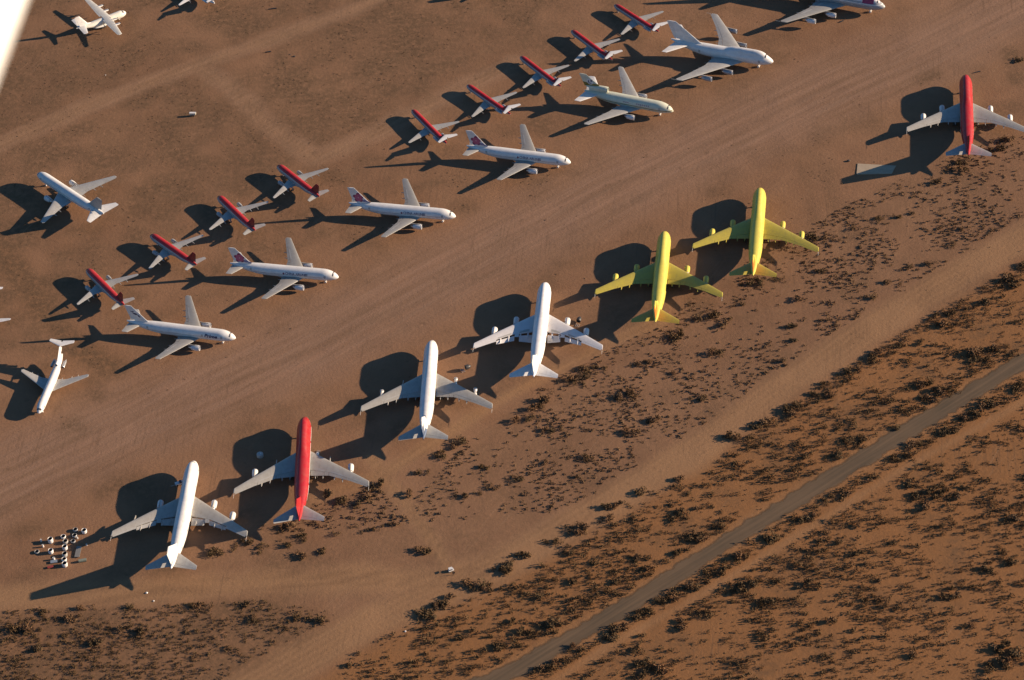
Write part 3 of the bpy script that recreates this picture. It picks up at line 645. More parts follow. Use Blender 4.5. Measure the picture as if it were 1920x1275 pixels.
npatch = np.zeros(X.shape)
for (px, py, rr) in ((560, 175, 22), (520, 140, 12), (120, 170, 30), (250, 100, 28), (300, 260, 26), (170, 60, 22), (60, 230, 20), (440, 260, 18), (650, 90, 30), (690, 210, 20), (620, 330, 20), (880, 330, 14), (570, 420, 18), (830, 60, 25), (330, 380, 10), (1130, 200, 12), (1000, 345, 14), (1240, 170, 12), (175, 720, 7), (135, 795, 6), (1540, 255, 9), (1345, 355, 9), (1740, 145, 9), (1540, 320, 10), (1600, 400, 10), (1300, 100, 8), (870, 385, 8), (700, 430, 16), (480, 460, 14)):
    gx, gy = G(px, py); npatch = np.maximum(npatch, np.clip(1.3 - np.hypot(X - gx, (Y - gy)) / rr, 0, 1) * np.clip(vnoise(X, Y, 7, 11) * 1.6, 0, 1))
Znw = seg([(-300, -300), (1100, -300), (1000, 60), (760, 200), (560, 300), (380, 430), (150, 560), (40, 700), (-300, 760)])
nw = inside(X, Y, Znw) * np.clip((vnoise(X, Y, 26, 61) * .5 + vnoise(X, Y, 9, 62) * .5 - .28) * 3.2, 0, 1) * (1 - upt) * 1.0
nearp = np.clip((vnoise(X, Y, 18, 71) * .6 + vnoise(X, Y, 6, 72) * .4 - .48) * 4, 0, 1) * (1 - taxi) * .7
flat = np.maximum(flat, upt * .6)
lanes = np.zeros(X.shape)
for P_, w_, a_ in (([(500, 490), (585, 450), (680, 405)], 2.6, 1), ([(300, 596), (360, 566), (430, 530)], 2.4, 1), ([(780, 348), (860, 336), (960, 318)], 3, .8), ([(690, 300), (740, 310)], 5, .8),
    ([(405, 92), (500, 52), (620, 0)], 1.8, 1), ([(0, 300), (120, 252), (250, 192), (365, 138)], 1.6, 1), ([(0, 262), (100, 222), (200, 180), (330, 118)], 1.2, .7), ([(430, 135), (480, 170), (560, 215), (600, 250)], 1.8, .9),
    ([(380, 150), (430, 205), (480, 262)], 1.8, .8), ([(455, 160), (520, 165), (600, 205)], 8, 1), ([(175, 715), (182, 745)], 3.5, 1), ([(140, 790), (120, 805)], 2.5, .9), ([(205, 800), (270, 768), (340, 735)], 1.6, .8),
    ([(980, 335), (1080, 322)], 2.8, .9), ([(1130, 205), (1215, 178)], 3, .7), ([(1240, 165), (1330, 158)], 2.6, .9), ([(1290, 92), (1330, 98)], 4, .8), ([(1500, 300), (1520, 370), (1530, 420)], 2, .7), ([(1550, 330), (1560, 385)], 3, .8), ([(1590, 420), (1700, 350)], 1.6, .6),
    ([(1520, 262), (1560, 245)], 3, 1), ([(1335, 368), (1365, 345)], 3, 1), ([(1728, 152), (1755, 138)], 3, 1), ([(1895, 95), (1905, 150)], 5, 1), ([(600, 900), (650, 890), (690, 900)], 5, .6), ([(840, 760), (930, 740), (1000, 700)], 3, .7),
    ([(1100, 610), (1170, 590), (1240, 560)], 3, .7), ([(420, 985), (470, 960)], 4, .7), ([(20, 880), (90, 850), (180, 800)], 1.5, .6), ([(0, 960), (120, 900), (260, 850)], 1.2, .6), ([(700, 600), (900, 520), (1150, 395), (1400, 280)], 1.4, .7), ([(600, 620), (860, 500), (1100, 380), (1400, 240), (1700, 90)], 1.1, .6), ([(250, 790), (500, 690), (750, 590)], 1.3, .6)):
    lanes = np.maximum(lanes, a_ * soft(dist(X, Y, seg(P_)) + wob * .45, w_, 1.8))
lanes *= np.clip(.55 + .8 * vnoise(X, Y, 8, 81), 0, 1)
scrubby = np.clip(np.maximum.reduce([verge * .32, south * .85, field * .3, npatch * .95, ditch * 1.9, nw, nearp, lanes]) * (.45 + .9 * vnoise(X, Y, 11, 4)) , 0, 1) * (1 - flat)
orange = np.clip(field + .2 * south + .35 * ditch, 0, 1)
# soften the zone borders
def blur(a, n=5):
    for _ in range(n):
        p = np.pad(a, 1, mode='edge'); a = (p[:-2, 1:-1] + p[2:, 1:-1] + p[1:-1, :-2] + p[1:-1, 2:] + 2 * a) / 6
    return a
scrubby = blur(scrubby, 2); orange = blur(orange, 10)
def lines(P, offs, w_):
    d = dist(X, Y, P) + (vnoise(X, Y, 22, 91) - .5) * 2.2
    return np.max([np.exp(-((d - o) / w_) ** 2) for o in offs], axis=0)
rut = np.maximum.reduce([lines(PERIM, (1.0, 4.2, 7.6), 1.0), lines(WEST, (.8, 3.5), .9), lines(UPL, (1.8,), .8), lines(UPR, (1.6,), .8), lines(TAXI, (3, 9, 16, 20), 1.3) * .8, lines(BACK, (1.2,), .8), lines(LINKR, (1.2,), .7)])
rut = rut * np.clip(vnoise(X, Y, 25, 92) * 1.8 - .3, 0, 1)
me = bpy.data.meshes.new('ground')
vs = np.stack([X.ravel(), Y.ravel(), Zh.ravel()], 1).astype(np.float32)
i = np.arange((ny - 1) * (nx - 1)); r_, c_ = i // (nx - 1), i % (nx - 1); a0 = r_ * nx + c_
fs = np.stack([a0, a0 + 1, a0 + nx + 1, a0 + nx], 1).astype(np.int32)
me.vertices.add(len(vs)); me.vertices.foreach_set('co', vs.ravel()); me.loops.add(fs.size); me.loops.foreach_set('vertex_index', fs.ravel())
me.polygons.add(len(fs)); me.polygons.foreach_set('loop_start', (np.arange(len(fs)) * 4).astype(np.int32)); me.polygons.foreach_set('loop_total', np.full(len(fs), 4, np.int32))
me.update(calc_edges=True)
for nm, arr in (('packed', flat), ('taxi', np.maximum(taxi, upt * 1.0)), ('scrub', scrubby), ('orange', orange), ('rut', rut)):
    at = me.attributes.new(nm, 'FLOAT', 'POINT'); at.data.foreach_set('value', arr.ravel().astype(np.float32))
me.polygons.foreach_set('use_smooth', np.ones(len(fs), bool))
ground = link(bpy.data.objects.new('ground', me)); tag(ground, 'bare brown desert soil with scrubby patches and packed dirt', None, None, 'structure')
n = NT('desert_soil')
def attr(k): a = n.N('ShaderNodeAttribute'); a.attribute_name = k; return a.outputs['Fac']
big = n.ramp(n.noise(.012, 5, .6), .35, .65); med = n.ramp(n.noise(.09, 5, .65), .35, .68); fine = n.ramp(n.noise(.9, 5, .7), .35, .7)
tdir = math.atan2(TAXI[6][1] - TAXI[3][1], TAXI[6][0] - TAXI[3][0])
streak = n.ramp(n.noise(1.0, 5, .6, scale=(.008, .28, 1), rot=-tdir), .36, .66)
streak2 = n.ramp(n.noise(1.0, 4, .6, scale=(.02, .9, 1), rot=-tdir - .1), .4, .68)
A1, A2, A3 = (.272, .148, .082), (.214, .113, .062), (.318, .180, .102)
col = n.mix(big, A1, A2); col = n.mix(n.math('MULTIPLY', med, .35), col, A3)
tx = attr('taxi'); col = n.mix(n.math('MULTIPLY', tx, .7), col, (.318, .186, .122))
sm = n.math('ADD', n.math('MULTIPLY', tx, .8), n.math('MULTIPLY', attr('packed'), .6)); sm = n.math('MINIMUM', sm, 1)
col = n.mix(n.math('MULTIPLY', n.math('MULTIPLY', streak, sm), .62), col, (.165, .100, .062))
col = n.mix(n.math('MULTIPLY', n.math('MULTIPLY', streak2, sm), .45), col, (.34, .22, .15))
col = n.mix(n.math('MULTIPLY', attr('orange'), .8), col, (.295, .134, .047))
PK = 1
col = n.mix(n.math('MULTIPLY', attr('packed'), .7), col, (.345, .196, .098))
col = n.mix(n.math('MULTIPLY', attr('rut'), .5), col, (.175, .098, .052))
mot = n.ramp(n.noise(.35, 6, .75), .33, .55)
col = n.mix(n.math('MULTIPLY', n.math('MULTIPLY', attr('scrub'), mot), .85), col, (.125, .076, .042))
ruts = n.ramp(n.noise(1.0, 3, .5, scale=(.9, .035, 1), rot=R(8)), .56, .68); where = n.ramp(n.noise(.018, 3, .5), .48, .6)
col = n.mix(n.math('MULTIPLY', n.math('MULTIPLY', ruts, where), .38), col, (.125, .075, .045))
ruts2 = n.ramp(n.noise(1.3, 3, .5, scale=(.03, 1.1, 1), rot=R(-55)), .58, .68); where2 = n.ramp(n.noise(.022, 2, .5, vec=n.co('Generated')), .4, .6) if 0 else n.ramp(n.noise(.027, 3, .5), .52, .62)
col = n.mix(n.math('MULTIPLY', n.math('MULTIPLY', ruts2, where2), .3), col, (.34, .215, .13))
blot = n.ramp(n.noise(.16, 4, .6), .62, .72); col = n.mix(n.math('MULTIPLY', blot, .4), col, (.12, .07, .04))
col = n.mix(n.math('MULTIPLY', fine, .22), col, (.12, .075, .045), 'MIX')
spk = n.ramp(n.noise(2.2, 3, .6), .66, .78); col = n.mix(n.math('MULTIPLY', spk, .45), col, (.05, .035, .022))
n.L(col, n.b.inputs['Base Color']); n.b.inputs['Roughness'].default_value = .95; n.b.inputs['Specular IOR Level'].default_value = .15
bp = n.N('ShaderNodeBump'); bp.inputs['Distance'].default_value = .35; bp.inputs['Strength'].default_value = .55
hh = n.math('ADD', n.noise(.55, 6, .72), n.math('MULTIPLY', n.noise(1.0, 4, .6, scale=(.02, .9, 1), rot=-tdir), .35)); n.L(hh, bp.inputs['Height']); n.L(bp.outputs[0], n.b.inputs['Normal'])
me.materials.append(n.m)
def ribbon(name, P, wd, z, m_, label, jag=.35, step=3.0):
    d = np.r_[0, np.cumsum(np.hypot(*np.diff(P, axis=0).T))]; t = np.arange(0, d[-1], step)
    px, py = np.interp(t, d, P[:, 0]), np.interp(t, d, P[:, 1])
    for _ in range(6):
        px[1:-1] = (px[:-2] + px[1:-1] * 2 + px[2:]) / 4; py[1:-1] = (py[:-2] + py[1:-1] * 2 + py[2:]) / 4
    tx_, ty_ = np.gradient(px), np.gradient(py); L_ = np.hypot(tx_, ty_); nx_, ny_ = -ty_ / L_, tx_ / L_
    m = MB(); rows = []
    for k in range(len(t)):
        a = wd / 2 + random.uniform(-jag, jag); b = wd / 2 + random.uniform(-jag, jag)
        rows.append([(px[k] + nx_[k] * q, py[k] + ny_[k] * q, z) for q in (-a - .8, -a + 1.1, 0, b - 1.1, b + .8)])
    m.grid(rows, False); o = m.build(name, m_, None)
    at_ = o.data.attributes.new('verge', 'FLOAT', 'POINT'); at_.data.foreach_set('value', np.tile([1., 0, 0, 0, 1.], len(rows)).astype(np.float32)); tag(o, label, None, None, 'structure'); return o
n = NT('worn_road_surface'); rdir = math.atan2(ROAD[7][1] - ROAD[3][1], ROAD[7][0] - ROAD[3][0])
c = n.mix(n.ramp(n.noise(.05, 5, .6), .35, .65), (.080, .055, .031), (.112, .073, .040))
c = n.mix(n.math('MULTIPLY', n.ramp(n.noise(1.0, 4, .6, scale=(.02, .7, 1), rot=-rdir), .4, .65), .7), c, (.165, .105, .058))
c = n.mix(n.math('MULTIPLY', n.ramp(n.noise(1.2, 5, .7), .45, .7), .25), c, (.09, .07, .05))
n.L(c, n.b.inputs['Base Color']); n.b.inputs['Roughness'].default_value = .9; m_road = n.m
av = n.N('ShaderNodeAttribute'); av.attribute_name = 'verge'
al = n.ramp(n.math('ADD', av.outputs['Fac'], n.math('MULTIPLY', n.math('SUBTRACT', n.noise(.7, 5, .7), .5), 1.5)), .95, .15); n.L(al, n.b.inputs['Alpha'])   # drifted sand thins the edge
ribbon('road', ROAD, 8.6, .05, m_road, 'worn greyish gravel road running diagonally through the scrub', .9)
# ---------------------------------------------------------------- shrubs
def leafmat(name, c1, c2):
    n = NT(name); oi = n.N('ShaderNodeObjectInfo'); f = n.ramp(n.noise(1.3, 3), .3, .7)
    c = n.mix(f, c1, c2); c = n.mix(n.math('MULTIPLY', oi.outputs['Random'], .5), c, (c1[0] * 1.3, c1[1] * 1.0, c1[2] * .8))
    n.L(c, n.b.inputs['Base Color']); n.b.inputs['Roughness'].default_value = .85; n.b.inputs['Specular IOR Level'].default_value = .1; return n.m
m_leaf = leafmat('shrub_leaves', (.088, .062, .034), (.145, .096, .052))
m_leafb = leafmat('dry_shrub_twigs', (.14, .085, .048), (.20, .125, .07))
m_tuft = leafmat('dry_tufts', (.125, .080, .046), (.18, .115, .064))
def leafquad(m, c, s_, mi=0):
    a = Vector(rng.normal(size=3)).normalized(); b = a.cross(Vector(rng.normal(size=3))).normalized(); a = a * s_; b = b * s_ * .6
    c = Vector(c); m.add([c - a, c - b, c + a, c + b], [(0, 1, 2, 3)], mi)
def bush_mesh(k, nleaf=230):
    m = MB(); r = random.Random(k); lobes = [(r.uniform(-.55, .55), r.uniform(-.5, .5), r.uniform(.3, .62), r.uniform(.3, .5)) for _ in range(r.randint(4, 7))]
    for _ in range(nleaf):
        lx, ly, lz, lr = r.choice(lobes); d = Vector((r.gauss(0, 1), r.gauss(0, 1), r.gauss(0, 1))).normalized() * lr * r.random() ** .4
        p = (lx + d.x, ly + d.y, max(.05, lz + d.z * .8)); leafquad(m, p, r.uniform(.07, .16))
    for lx, ly, lz, lr in lobes:
        for _ in range(2):
            p = Vector((lx + r.uniform(-.2, .2), ly + r.uniform(-.2, .2), lz)); m.add([(0.03, 0, 0), (-.03, .02, 0), (-.01, -.03, 0), tuple(p)], [(0, 1, 3), (1, 2, 3), (2, 0, 3)])
    me = bpy.data.meshes.new('shrub'); me.from_pydata(m.v, [], m.f); me.materials.append(m_leaf if k % 3 else m_leafb); return me
BM = [bush_mesh(k) for k in range(7)]
CL = [
# px, py, width, height of the dark clumps in the photo; g = zone
('tail', [(608,933,20,10),(666,950,25,12),(698,923,35,22),(641,940,40,12),(631,1001,25,8),(688,996,45,8),(726,988,30,10),(568,1011,20,12),(530,1021,30,14),(563,1048,20,10),(598,1033,25,10),(789,1033,35,12),(490,1028,25,15),(525,995,40,10),(415,1033,60,10),(451,1018,30,12),(1880,271,40,20),(1787,316,50,14),(1858,282,25,12),(1750,341,40,12),(1903,116,25,8)]),
('verge', [(789,888,30,10),(904,878,25,8),(769,928,30,8),(872,928,60,9),(919,913,40,9),(1197,685,60,9),(1164,745,55,14),(1101,695,70,14),(1076,715,50,14),(1006,765,40,20),(976,786,50,8),(1026,806,60,8),(855,831,40,12),(825,853,40,12),(900,878,20,10),(1222,791,30,8),(1182,813,50,8),(1101,863,35,9),(1026,866,25,7),(1074,897,18,6),(963,896,40,8),(1546,449,70,8),(1648,415,25,10),(1600,426,30,8),(1690,405,50,8),(1776,462,35,10),(1795,432,20,4),(1697,502,40,9),(1746,496,25,6),(1667,532,40,10),(1543,509,30,8),(1494,562,25,7),(1622,558,40,7),(1550,600,60,6),(1475,615,35,10),(1486,639,20,7),(1411,528,50,12),(1456,528,35,10),(1381,571,30,8),(1320,592,60,14),(1358,603,30,14),(1260,630,45,16),(1332,660,50,10),(1215,682,25,8),(1268,696,20,8),(1460,679,25,5),(1305,746,40,8),(1223,792,25,8)]),
('field', [(814,1136,50,16),(791,1156,50,14),(841,1121,25,8),(894,1101,50,14),(944,1063,35,12),(1212,926,45,9),(1262,903,30,8),(1150,949,70,10),(1262,944,30,8),(1682,652,30,8),(1652,664,60,10),(1629,679,40,10),(1595,701,35,12),(1539,724,40,8),(1531,743,60,12),(1479,769,50,18),(1426,795,60,12),(1362,822,50,12),(1411,833,30,8),(1754,611,70,10),(1780,588,35,10),(1840,573,50,12),(1889,532,50,14),(1912,505,20,8),(1731,641,35,7),(1840,664,70,20),(1833,682,60,14),(1708,728,70,14),(1765,739,70,14),(1742,750,40,10),(1897,664,30,10),(1599,833,50,14),(1569,856,50,12),(1659,803,40,9),(1076,994,50,16),(1129,976,35,10),(968,1047,50,10),(938,1067,50,12),(1026,1020,35,10),(1062,1035,25,8),(1262,973,40,14),(1297,1012,50,14),(1265,1035,40,9),(1191,1047,60,7),(1317,950,35,8),(1153,1073,45,8),(1120,1054,30,7),(1076,1091,35,8),(1000,1117,30,9),(909,1106,25,14),(1106,1125,30,8),(1073,1147,40,9),(1029,1170,35,12),(982,1188,60,10),(938,1212,60,14),(947,1170,40,6),(1164,1094,25,7),(1206,1070,30,8)]),
('roadside', [(1848,758,60,14),(1817,780,50,14),(1765,810,60,14),(1720,833,50,12),(1686,859,60,12),(1908,728,40,14),(1009,1259,60,10),(1053,1241,55,9),(1076,1218,55,10),(1129,1194,45,10),(1150,1179,40,10),(1194,1153,60,12),(1238,1126,55,10),(1285,1103,45,10),(1341,1070,60,10),(1382,1047,60,10),(1440,1012,50,10),(1500,975,60,8),(1560,935,60,10),(1620,900,60,10)]),
('south', [(1206,1253,70,20),(1265,1243,25,9),(1270,1173,45,14),(1320,1156,25,14),(1391,1103,25,16),(1182,1222,35,8),(1594,985,40,7),(1729,932,50,16),(1726,950,30,14),(1706,909,30,8),(1779,926,60,14),(1576,1013,20,8),(1615,1035,30,9),(1503,1062,40,8),(1629,1056,25,7),(1674,1018,35,7),(1750,991,45,8),(1835,1071,50,10),(1429,1094,60,12),(1512,1097,40,8),(1647,1088,40,9),(1438,1129,45,10),(1556,1165,30,12),(1662,1165,30,9),(1782,1118,40,12),(1882,1226,50,24),(1865,1250,70,16),(1897,979,40,12),(1894,1053,30,12),(1715,1235,35,10),(1723,1200,45,8),(1812,1173,40,9)]),
('corner', [(30,1183,50,16),(67,1147,35,8),(227,1183,25,14),(253,1190,25,12),(157,1142,40,8),(233,1140,30,6),(133,1160,50,10),(160,1203,60,12),(77,1213,25,10),(367,1137,60,10),(447,1135,40,10),(473,1162,55,9),(513,1177,30,8),(561,1160,40,7),(598,1170,18,8),(437,1220,45,7)]),
]
LAB = dict(tail='dark desert shrub growing close behind the tails of the parked jumbo jets', verge='dark shrub on the scrubby verge between the jumbo jets and the dirt track',
           field='dark shrub in the orange field between the dirt track and the greyish road', roadside='dark shrub in the hedge-like strip along the lower side of the greyish road',
           south='dark shrub in the orange scrubland beyond the greyish road, lower right', corner='dark shrub in the brushy lower left corner below the dirt track')
GRP = dict(tail='shrubs behind the jumbo jet tails', verge='shrubs on the verge', field='shrubs between track and road', roadside='shrubs lining the road', south='shrubs in the lower right scrubland', corner='shrubs in the lower left corner')
allc = [(z, *c) for z, cs in CL for c in cs]
tot = sum(c[3] * c[4] for c in allc); cnt = 0; extra = []; mine = []
for z, px, py, wd, ht in allc:
    k = max(1, min(3, round(wd * ht / 260)))
    nb = max(2, int(wd * ht / 55))
    for j in range(nb):
        u = (random.random() - .35) * wd; v = (random.random() - .5) * ht * 1.15 - (u / wd) * ht * .3
        gx, gy = G(px + u * .8, py + v); s_ = random.uniform(.8, 1.35) * (1.15 + ht * .035)
        (mine if j < k else extra).append((z, gx, gy, s_ * (1.25 if j < k else .8)))
random.shuffle(mine)
extra += mine[295:]; mine = mine[:295]
for z, gx, gy, s_ in mine:
    o = bpy.data.objects.new('shrub', random.choice(BM)); o.location = (gx, gy, -.05); o.rotation_euler = (0, 0, random.uniform(0, 6.28))
    o.scale = (s_ * random.uniform(1.1, 1.7), s_ * random.uniform(1.1, 1.7), s_ * random.uniform(.85, 1.25)); link(o); tag(o, LAB[z], 'shrub', GRP[z])
# countless small scrub and dry tufts: one mesh
def tmpl(nl, flat_, s0, s1):
    m = MB()
    for _ in range(nl):
        d = Vector(rng.normal(size=3)).normalized() * random.random() ** .4; leafquad(m, (d.x, d.y, abs(d.z) * flat_ + .1), random.uniform(s0, s1))
    return np.array(m.v), np.array(m.f)
def scatter(name, places, tm, mt, label):
    V = []; Fc = []; o_ = 0
    for (x, y, s_, hz) in places:
        tv, tf = tm[random.randrange(len(tm))]; a = random.uniform(0, 6.28); ca, sa = math.cos(a), math.sin(a)
        v = tv.copy(); q = np.stack([(v[:, 0] * ca - v[:, 1] * sa) * s_ + x, (v[:, 0] * sa + v[:, 1] * ca) * s_ + y, v[:, 2] * s_ * hz], 1)
        V.append(q); Fc.append(tf + o_); o_ += len(tv)
    V = np.concatenate(V).astype(np.float32); Fc = np.concatenate(Fc).astype(np.int32); me = bpy.data.meshes.new(name)
    me.vertices.add(len(V)); me.vertices.foreach_set('co', V.ravel()); me.loops.add(Fc.size); me.loops.foreach_set('vertex_index', Fc.ravel())
    me.polygons.add(len(Fc)); me.polygons.foreach_set('loop_start', (np.arange(len(Fc)) * 4).astype(np.int32)); me.polygons.foreach_set('loop_total', np.full(len(Fc), 4, np.int32))
    me.update(calc_edges=True); me.materials.append(mt); o = link(bpy.data.objects.new(name, me)); tag(o, label, None, None, 'stuff'); return o
TM = [tmpl(26, .9, .16, .34) for _ in range(6)]; TS = [tmpl(9, .7, .3, .6) for _ in range(6)]
def sample(n_, x0, x1, y0, y1, dens):
    x = rng.uniform(x0, x1, n_); y = rng.uniform(y0, y1, n_); k = rng.random(n_) < dens(x, y); return x[k], y[k]
roads = lambda x, y: (dist(x, y, ROAD) < 6.3 + (vnoise(x, y, 6, 77) - .5) * 3) | (dist(x, y, SIDE) < 2.8) | (dist(x, y, PERIM) + (vnoise(x, y, 14, 1) - .5) * 4 < 10) | (dist(x, y, WEST) < 7) | (dist(x, y, LINKR) < 3) | (dist(x, y, BACK) < 3.5)
def d_field(x, y):
    nz = vnoise(x * .55, y, 11, 21) * .45 + vnoise(x * .5, y, 3.2, 22) * .55
    ok = inside(x, y, Zfield) & ~roads(x, y); far = np.clip((-y - 95 + x * .55) / 90, 0, 1)
    dr, dp = dist(x, y, ROAD), dist(x, y, PERIM)
    band = np.exp(-((dr - 10) / 4) ** 2) * .8 + np.exp(-((dp - 15) / 5) ** 2) * .7 * (vnoise(x, y, 14, 23) > .4)
    return ok * np.clip((nz - .36) * 2.2 + band * .55, .08, 1) * (.65 + .35 * far)
def d_verge(x, y):
    nz = vnoise(x, y, 16, 31) * .6 + vnoise(x, y, 5, 32) * .4; return inside(x, y, Zverge) * ~roads(x, y) * np.clip((nz - .36) * 3, .05, 1)
def d_south(x, y): return inside(x, y, Zsouth) * ~roads(x, y) * np.clip((vnoise(x, y, 12, 41) * .5 + vnoise(x, y, 5, 42) * .5 - .26) * 3, .12, 1) * np.clip(1 - (x + 165) / 70, .38, 1)
pl = []
x, y = sample(64000, -80, 330, -340, 60, d_field); pl += [(a, b, random.uniform(.4, .95) * random.choice((.7, 1, 1.5)), random.uniform(1.1, 1.8)) for a, b in zip(x, y)]
pl += [(gx, gy, s_ * .72, 1.3) for z, gx, gy, s_ in extra]
x, y = sample(26000, -320, -40, -340, -120, d_south); pl += [(a, b, random.uniform(.4, 1.0), random.uniform(.9, 1.5)) for a, b in zip(x, y)]
scatter('scrub', pl, TM, m_leaf, 'dense low dark scrub covering the orange field and the lower left corner')
pl = []
x, y = sample(65000, -260, 330, -200, 120, d_verge); pl += [(a, b, random.uniform(.3, .95), random.uniform(.7, 1.1)) for a, b in zip(x, y)]
x, y = sample(9000, -80, 330, -340, 60, lambda a, b: inside(a, b, Zfield) * ~roads(a, b) * .8); pl += [(a, b, random.uniform(.25, .6), .7) for a, b in zip(x, y)]
x, y = sample(9000, -320, -40, -340, -120, lambda a, b: inside(a, b, Zsouth) * ~roads(a, b) * .8); pl += [(a, b, random.uniform(.25, .6), .7) for a, b in zip(x, y)]
def lookup(arr):
    def f(a, b):
        ix = np.clip(np.searchsorted(xs, a), 0, nx - 1); iy = np.clip(np.searchsorted(ys, b), 0, ny - 1); return arr[iy, ix]
    return f
nl = lookup(np.maximum.reduce([npatch, ditch * .9, nw * .6]))
x, y = sample(45000, -330, 330, -120, 280, lambda a, b: np.clip(nl(a, b) - .25, 0, 1) * .9 + .02); pl += [(a, b, random.uniform(.18, .5), random.uniform(.5, .8)) for a, b in zip(x, y)]
scatter('dry_tufts', pl, TS, m_tuft, 'countless small dry tufts and twigs dotting the verge and the bare ground')
# ---------------------------------------------------------------- loose items
def at(px, py, name, label, cat, group=None, rz=0.0):
    o = bpy.data.objects.new(name, None); gx, gy = G(px, py); o.location = (gx, gy, .02); o.rotation_euler = (0, 0, rz); link(o); tag(o, label, cat, group); return o
def cowl(px, py, r, h, lab, m_=None, tilt=0.0, inner=m_dark):
    o = at(px, py, 'engine_cowling', lab, 'engine cowling', 'loose engine cowlings standing by the white jumbo jet', random.uniform(0, 6))
    m = MB(); m.lathe([(.0, r * .93), (h * .5, r), (h * .86, r * .98), (h * .97, r * .9), (h, r * .84), (h * .9, r * .78), (h * .25, r * .8)], (0, 0, 0), 'z', 24); c = m.build('cowl_shell', m_ or m_white, o)
    m = MB(); m.lathe([(h * .88, r * .775), (h * .2, r * .79), (h * .2, .05)], (0, 0, 0), 'z', 20); m.build('dark_inner_duct', inner, o)
    m = MB(); m.lathe([(.02, r * .95), (.16, r * 1.06), (.02, r * 1.07)], (0, 0, 0), 'z', 20); m.build('stand_ring', m_dark, o)
    if tilt: o.rotation_euler = (tilt, 0, 0.4)
cw = lambda x, y: (30 + x / 10.62, 970 + y / 10.62)
for (x, y, r, h, lab, mm) in ((695, 490, 1.5, 2.6, 'tall white engine cowling standing open end up, uppermost left of the large ones', m_white),
    (945, 400, 1.45, 1.1, 'low white engine cowling ring between the tall one and the shadowed pair', m_white), (990, 505, 1.5, 1.6, 'pale engine cowling at the top of the close column of white ones', m_cover),
    (980, 630, 1.5, 2.2, 'white round engine cowling second in the close column', m_white), (978, 765, 1.5, 2.0, 'white engine cowling third in the close column', m_cover),
    (965, 860, 1.45, 1.5, 'small-mouthed white cowling fourth in the close column', m_white), (978, 965, 1.55, 2.2, 'white engine cowling at the bottom of the close column', m_white),
    (700, 705, 1.45, 2.2, 'white engine cowling left of the close column with a deep dark mouth', m_white), (420, 700, 1.4, .9, 'low cowling ring at the far left of the pile', m_cover),
    (1365, 300, 1.5, 2.0, 'white engine cowling at the right end of the pile, near the wing shadow', m_white), (1185, 265, 1.4, 1.2, 'grey engine cowling just left of the rightmost white one', m_silver),
    (1170, 380, 1.4, 1.2, 'grey engine cowling ring below the other grey one', m_silver), (1140, 490, 1.35, 1.0, 'shaded cowling ring in the wing tip shadow', m_silver)):
    cowl(*cw(x, y), r * .8, h * .85, lab, m_lgrey if mm is m_cover else mm)
def drum(px, py, r, h, lab, m_=m_cover, name='steel_drum'):
    o = at(px, py, name, lab, 'drum', 'drums among the loose cowlings')
    m = MB(); m.lathe([(0, r), (h * .33, r), (h * .35, r * 1.05), (h * .37, r), (h * .65, r), (h * .67, r * 1.05), (h * .69, r), (h, r), (h, r * .9), (h * .96, r * .88)], (0, 0, 0), 'z', 16, 0, True); m.build('drum_body', m_, o)
    m = MB(); m.lathe([(h * .965, r * .88), (h * .965, .02)], (0, 0, 0), 'z', 16); m.build('drum_lid', m_lgrey, o)
for (x, y, r, h, lab) in ((505, 480, .4, 1.3, 'small pale drum up left of the cowling pile'), (542, 590, .4, 1.4, 'small white drum left of the tall cowling'), (760, 845, .5, 1.4, 'small white drum by the blue-grey panel'),
                       (1225, 425, .35, 1.1, 'small drum below the grey cowling rings'), (1410, 560, .35, .9, 'small pale drum alone at the right of the pile')):
    drum(*cw(x, y), r, h, lab)
def panel(x, y, sx, sy, sz, rz, lab, m_, name='metal_panel', tilt=0):
    o = at(*cw(x, y), name, lab, 'panel', None, rz); m = MB(); m.box((0, 0, sz / 2 + .35), (sx, sy, sz)); p = m.build('panel_sheet', m_, o, smooth=False)
    for dx in (-.4, .4):
        m = MB(); m.box((dx * sx, 0, .17), (.15, sy * .9, .34)); m.build('trestle', m_dark, o, smooth=False)
panel(1240, 700, 2.2, 6.4, .25, -.1, 'pale grey flat panel on trestles right of the close column', mat('dull_grey', (.20, .20, .19)))
panel(1330, 880, 3.4, 1.2, .8, .15, 'greenish grey crate lying below the pale panel', mat('green_grey', (.22, .25, .2)))
panel(760, 895, 3.0, 1.6, .3, .1, 'blue-grey panel left of the lowest cowling', mat('blue_grey', (.22, .27, .33)))
panel(690, 1000, 2.6, 1.2, .3, .2, 'reddish panel low on the ground under the cowling shadows', mat('rust_red', (.28, .05, .04)))
# spare engine pieces elsewhere
def spare(px, py, rz, r, L, lab, m_):
    o = at(px, py, 'spare_engine', lab, 'engine', None, rz); z = r + .5
    m = MB(); m.lathe([(-.2 * L, r * .78), (0, r * .9), (-.05 * L, r), (-.5 * L, r), (-.8 * L, r * .7), (-L, r * .35)], (L / 2, 0, z), 'x', 20, 0, False, True); m.v = [(-x, y, z_) for x, y, z_ in m.v]; m.build('engine_casing', m_, o)
    m = MB(); m.lathe([(-.12 * L, .05), (-.2 * L, r * .8)], (L / 2, 0, z), 'x', 18); m.v = [(-x, y, z_) for x, y, z_ in m.v]; m.build('fan', m_dark, o)
    m = MB()
    for dx in (-.25, .25):
        for dy in (-.7, .7): m.box((dx * L, dy * r, .35), (.18, .18, .7))
    m.box((0, 0, .3), (L * .7, .2, .2)); m.box((0, r * .7, .3), (L * .7, .12, .12)); m.box((0, -r * .7, .3), (L * .7, .12, .12)); m.build('transport_stand', m_metal, o, smooth=False)
spare(868, 696, R(200), 1.15, 2.6, 'dark open engine on a stand between two white jumbo jets', m_dark)
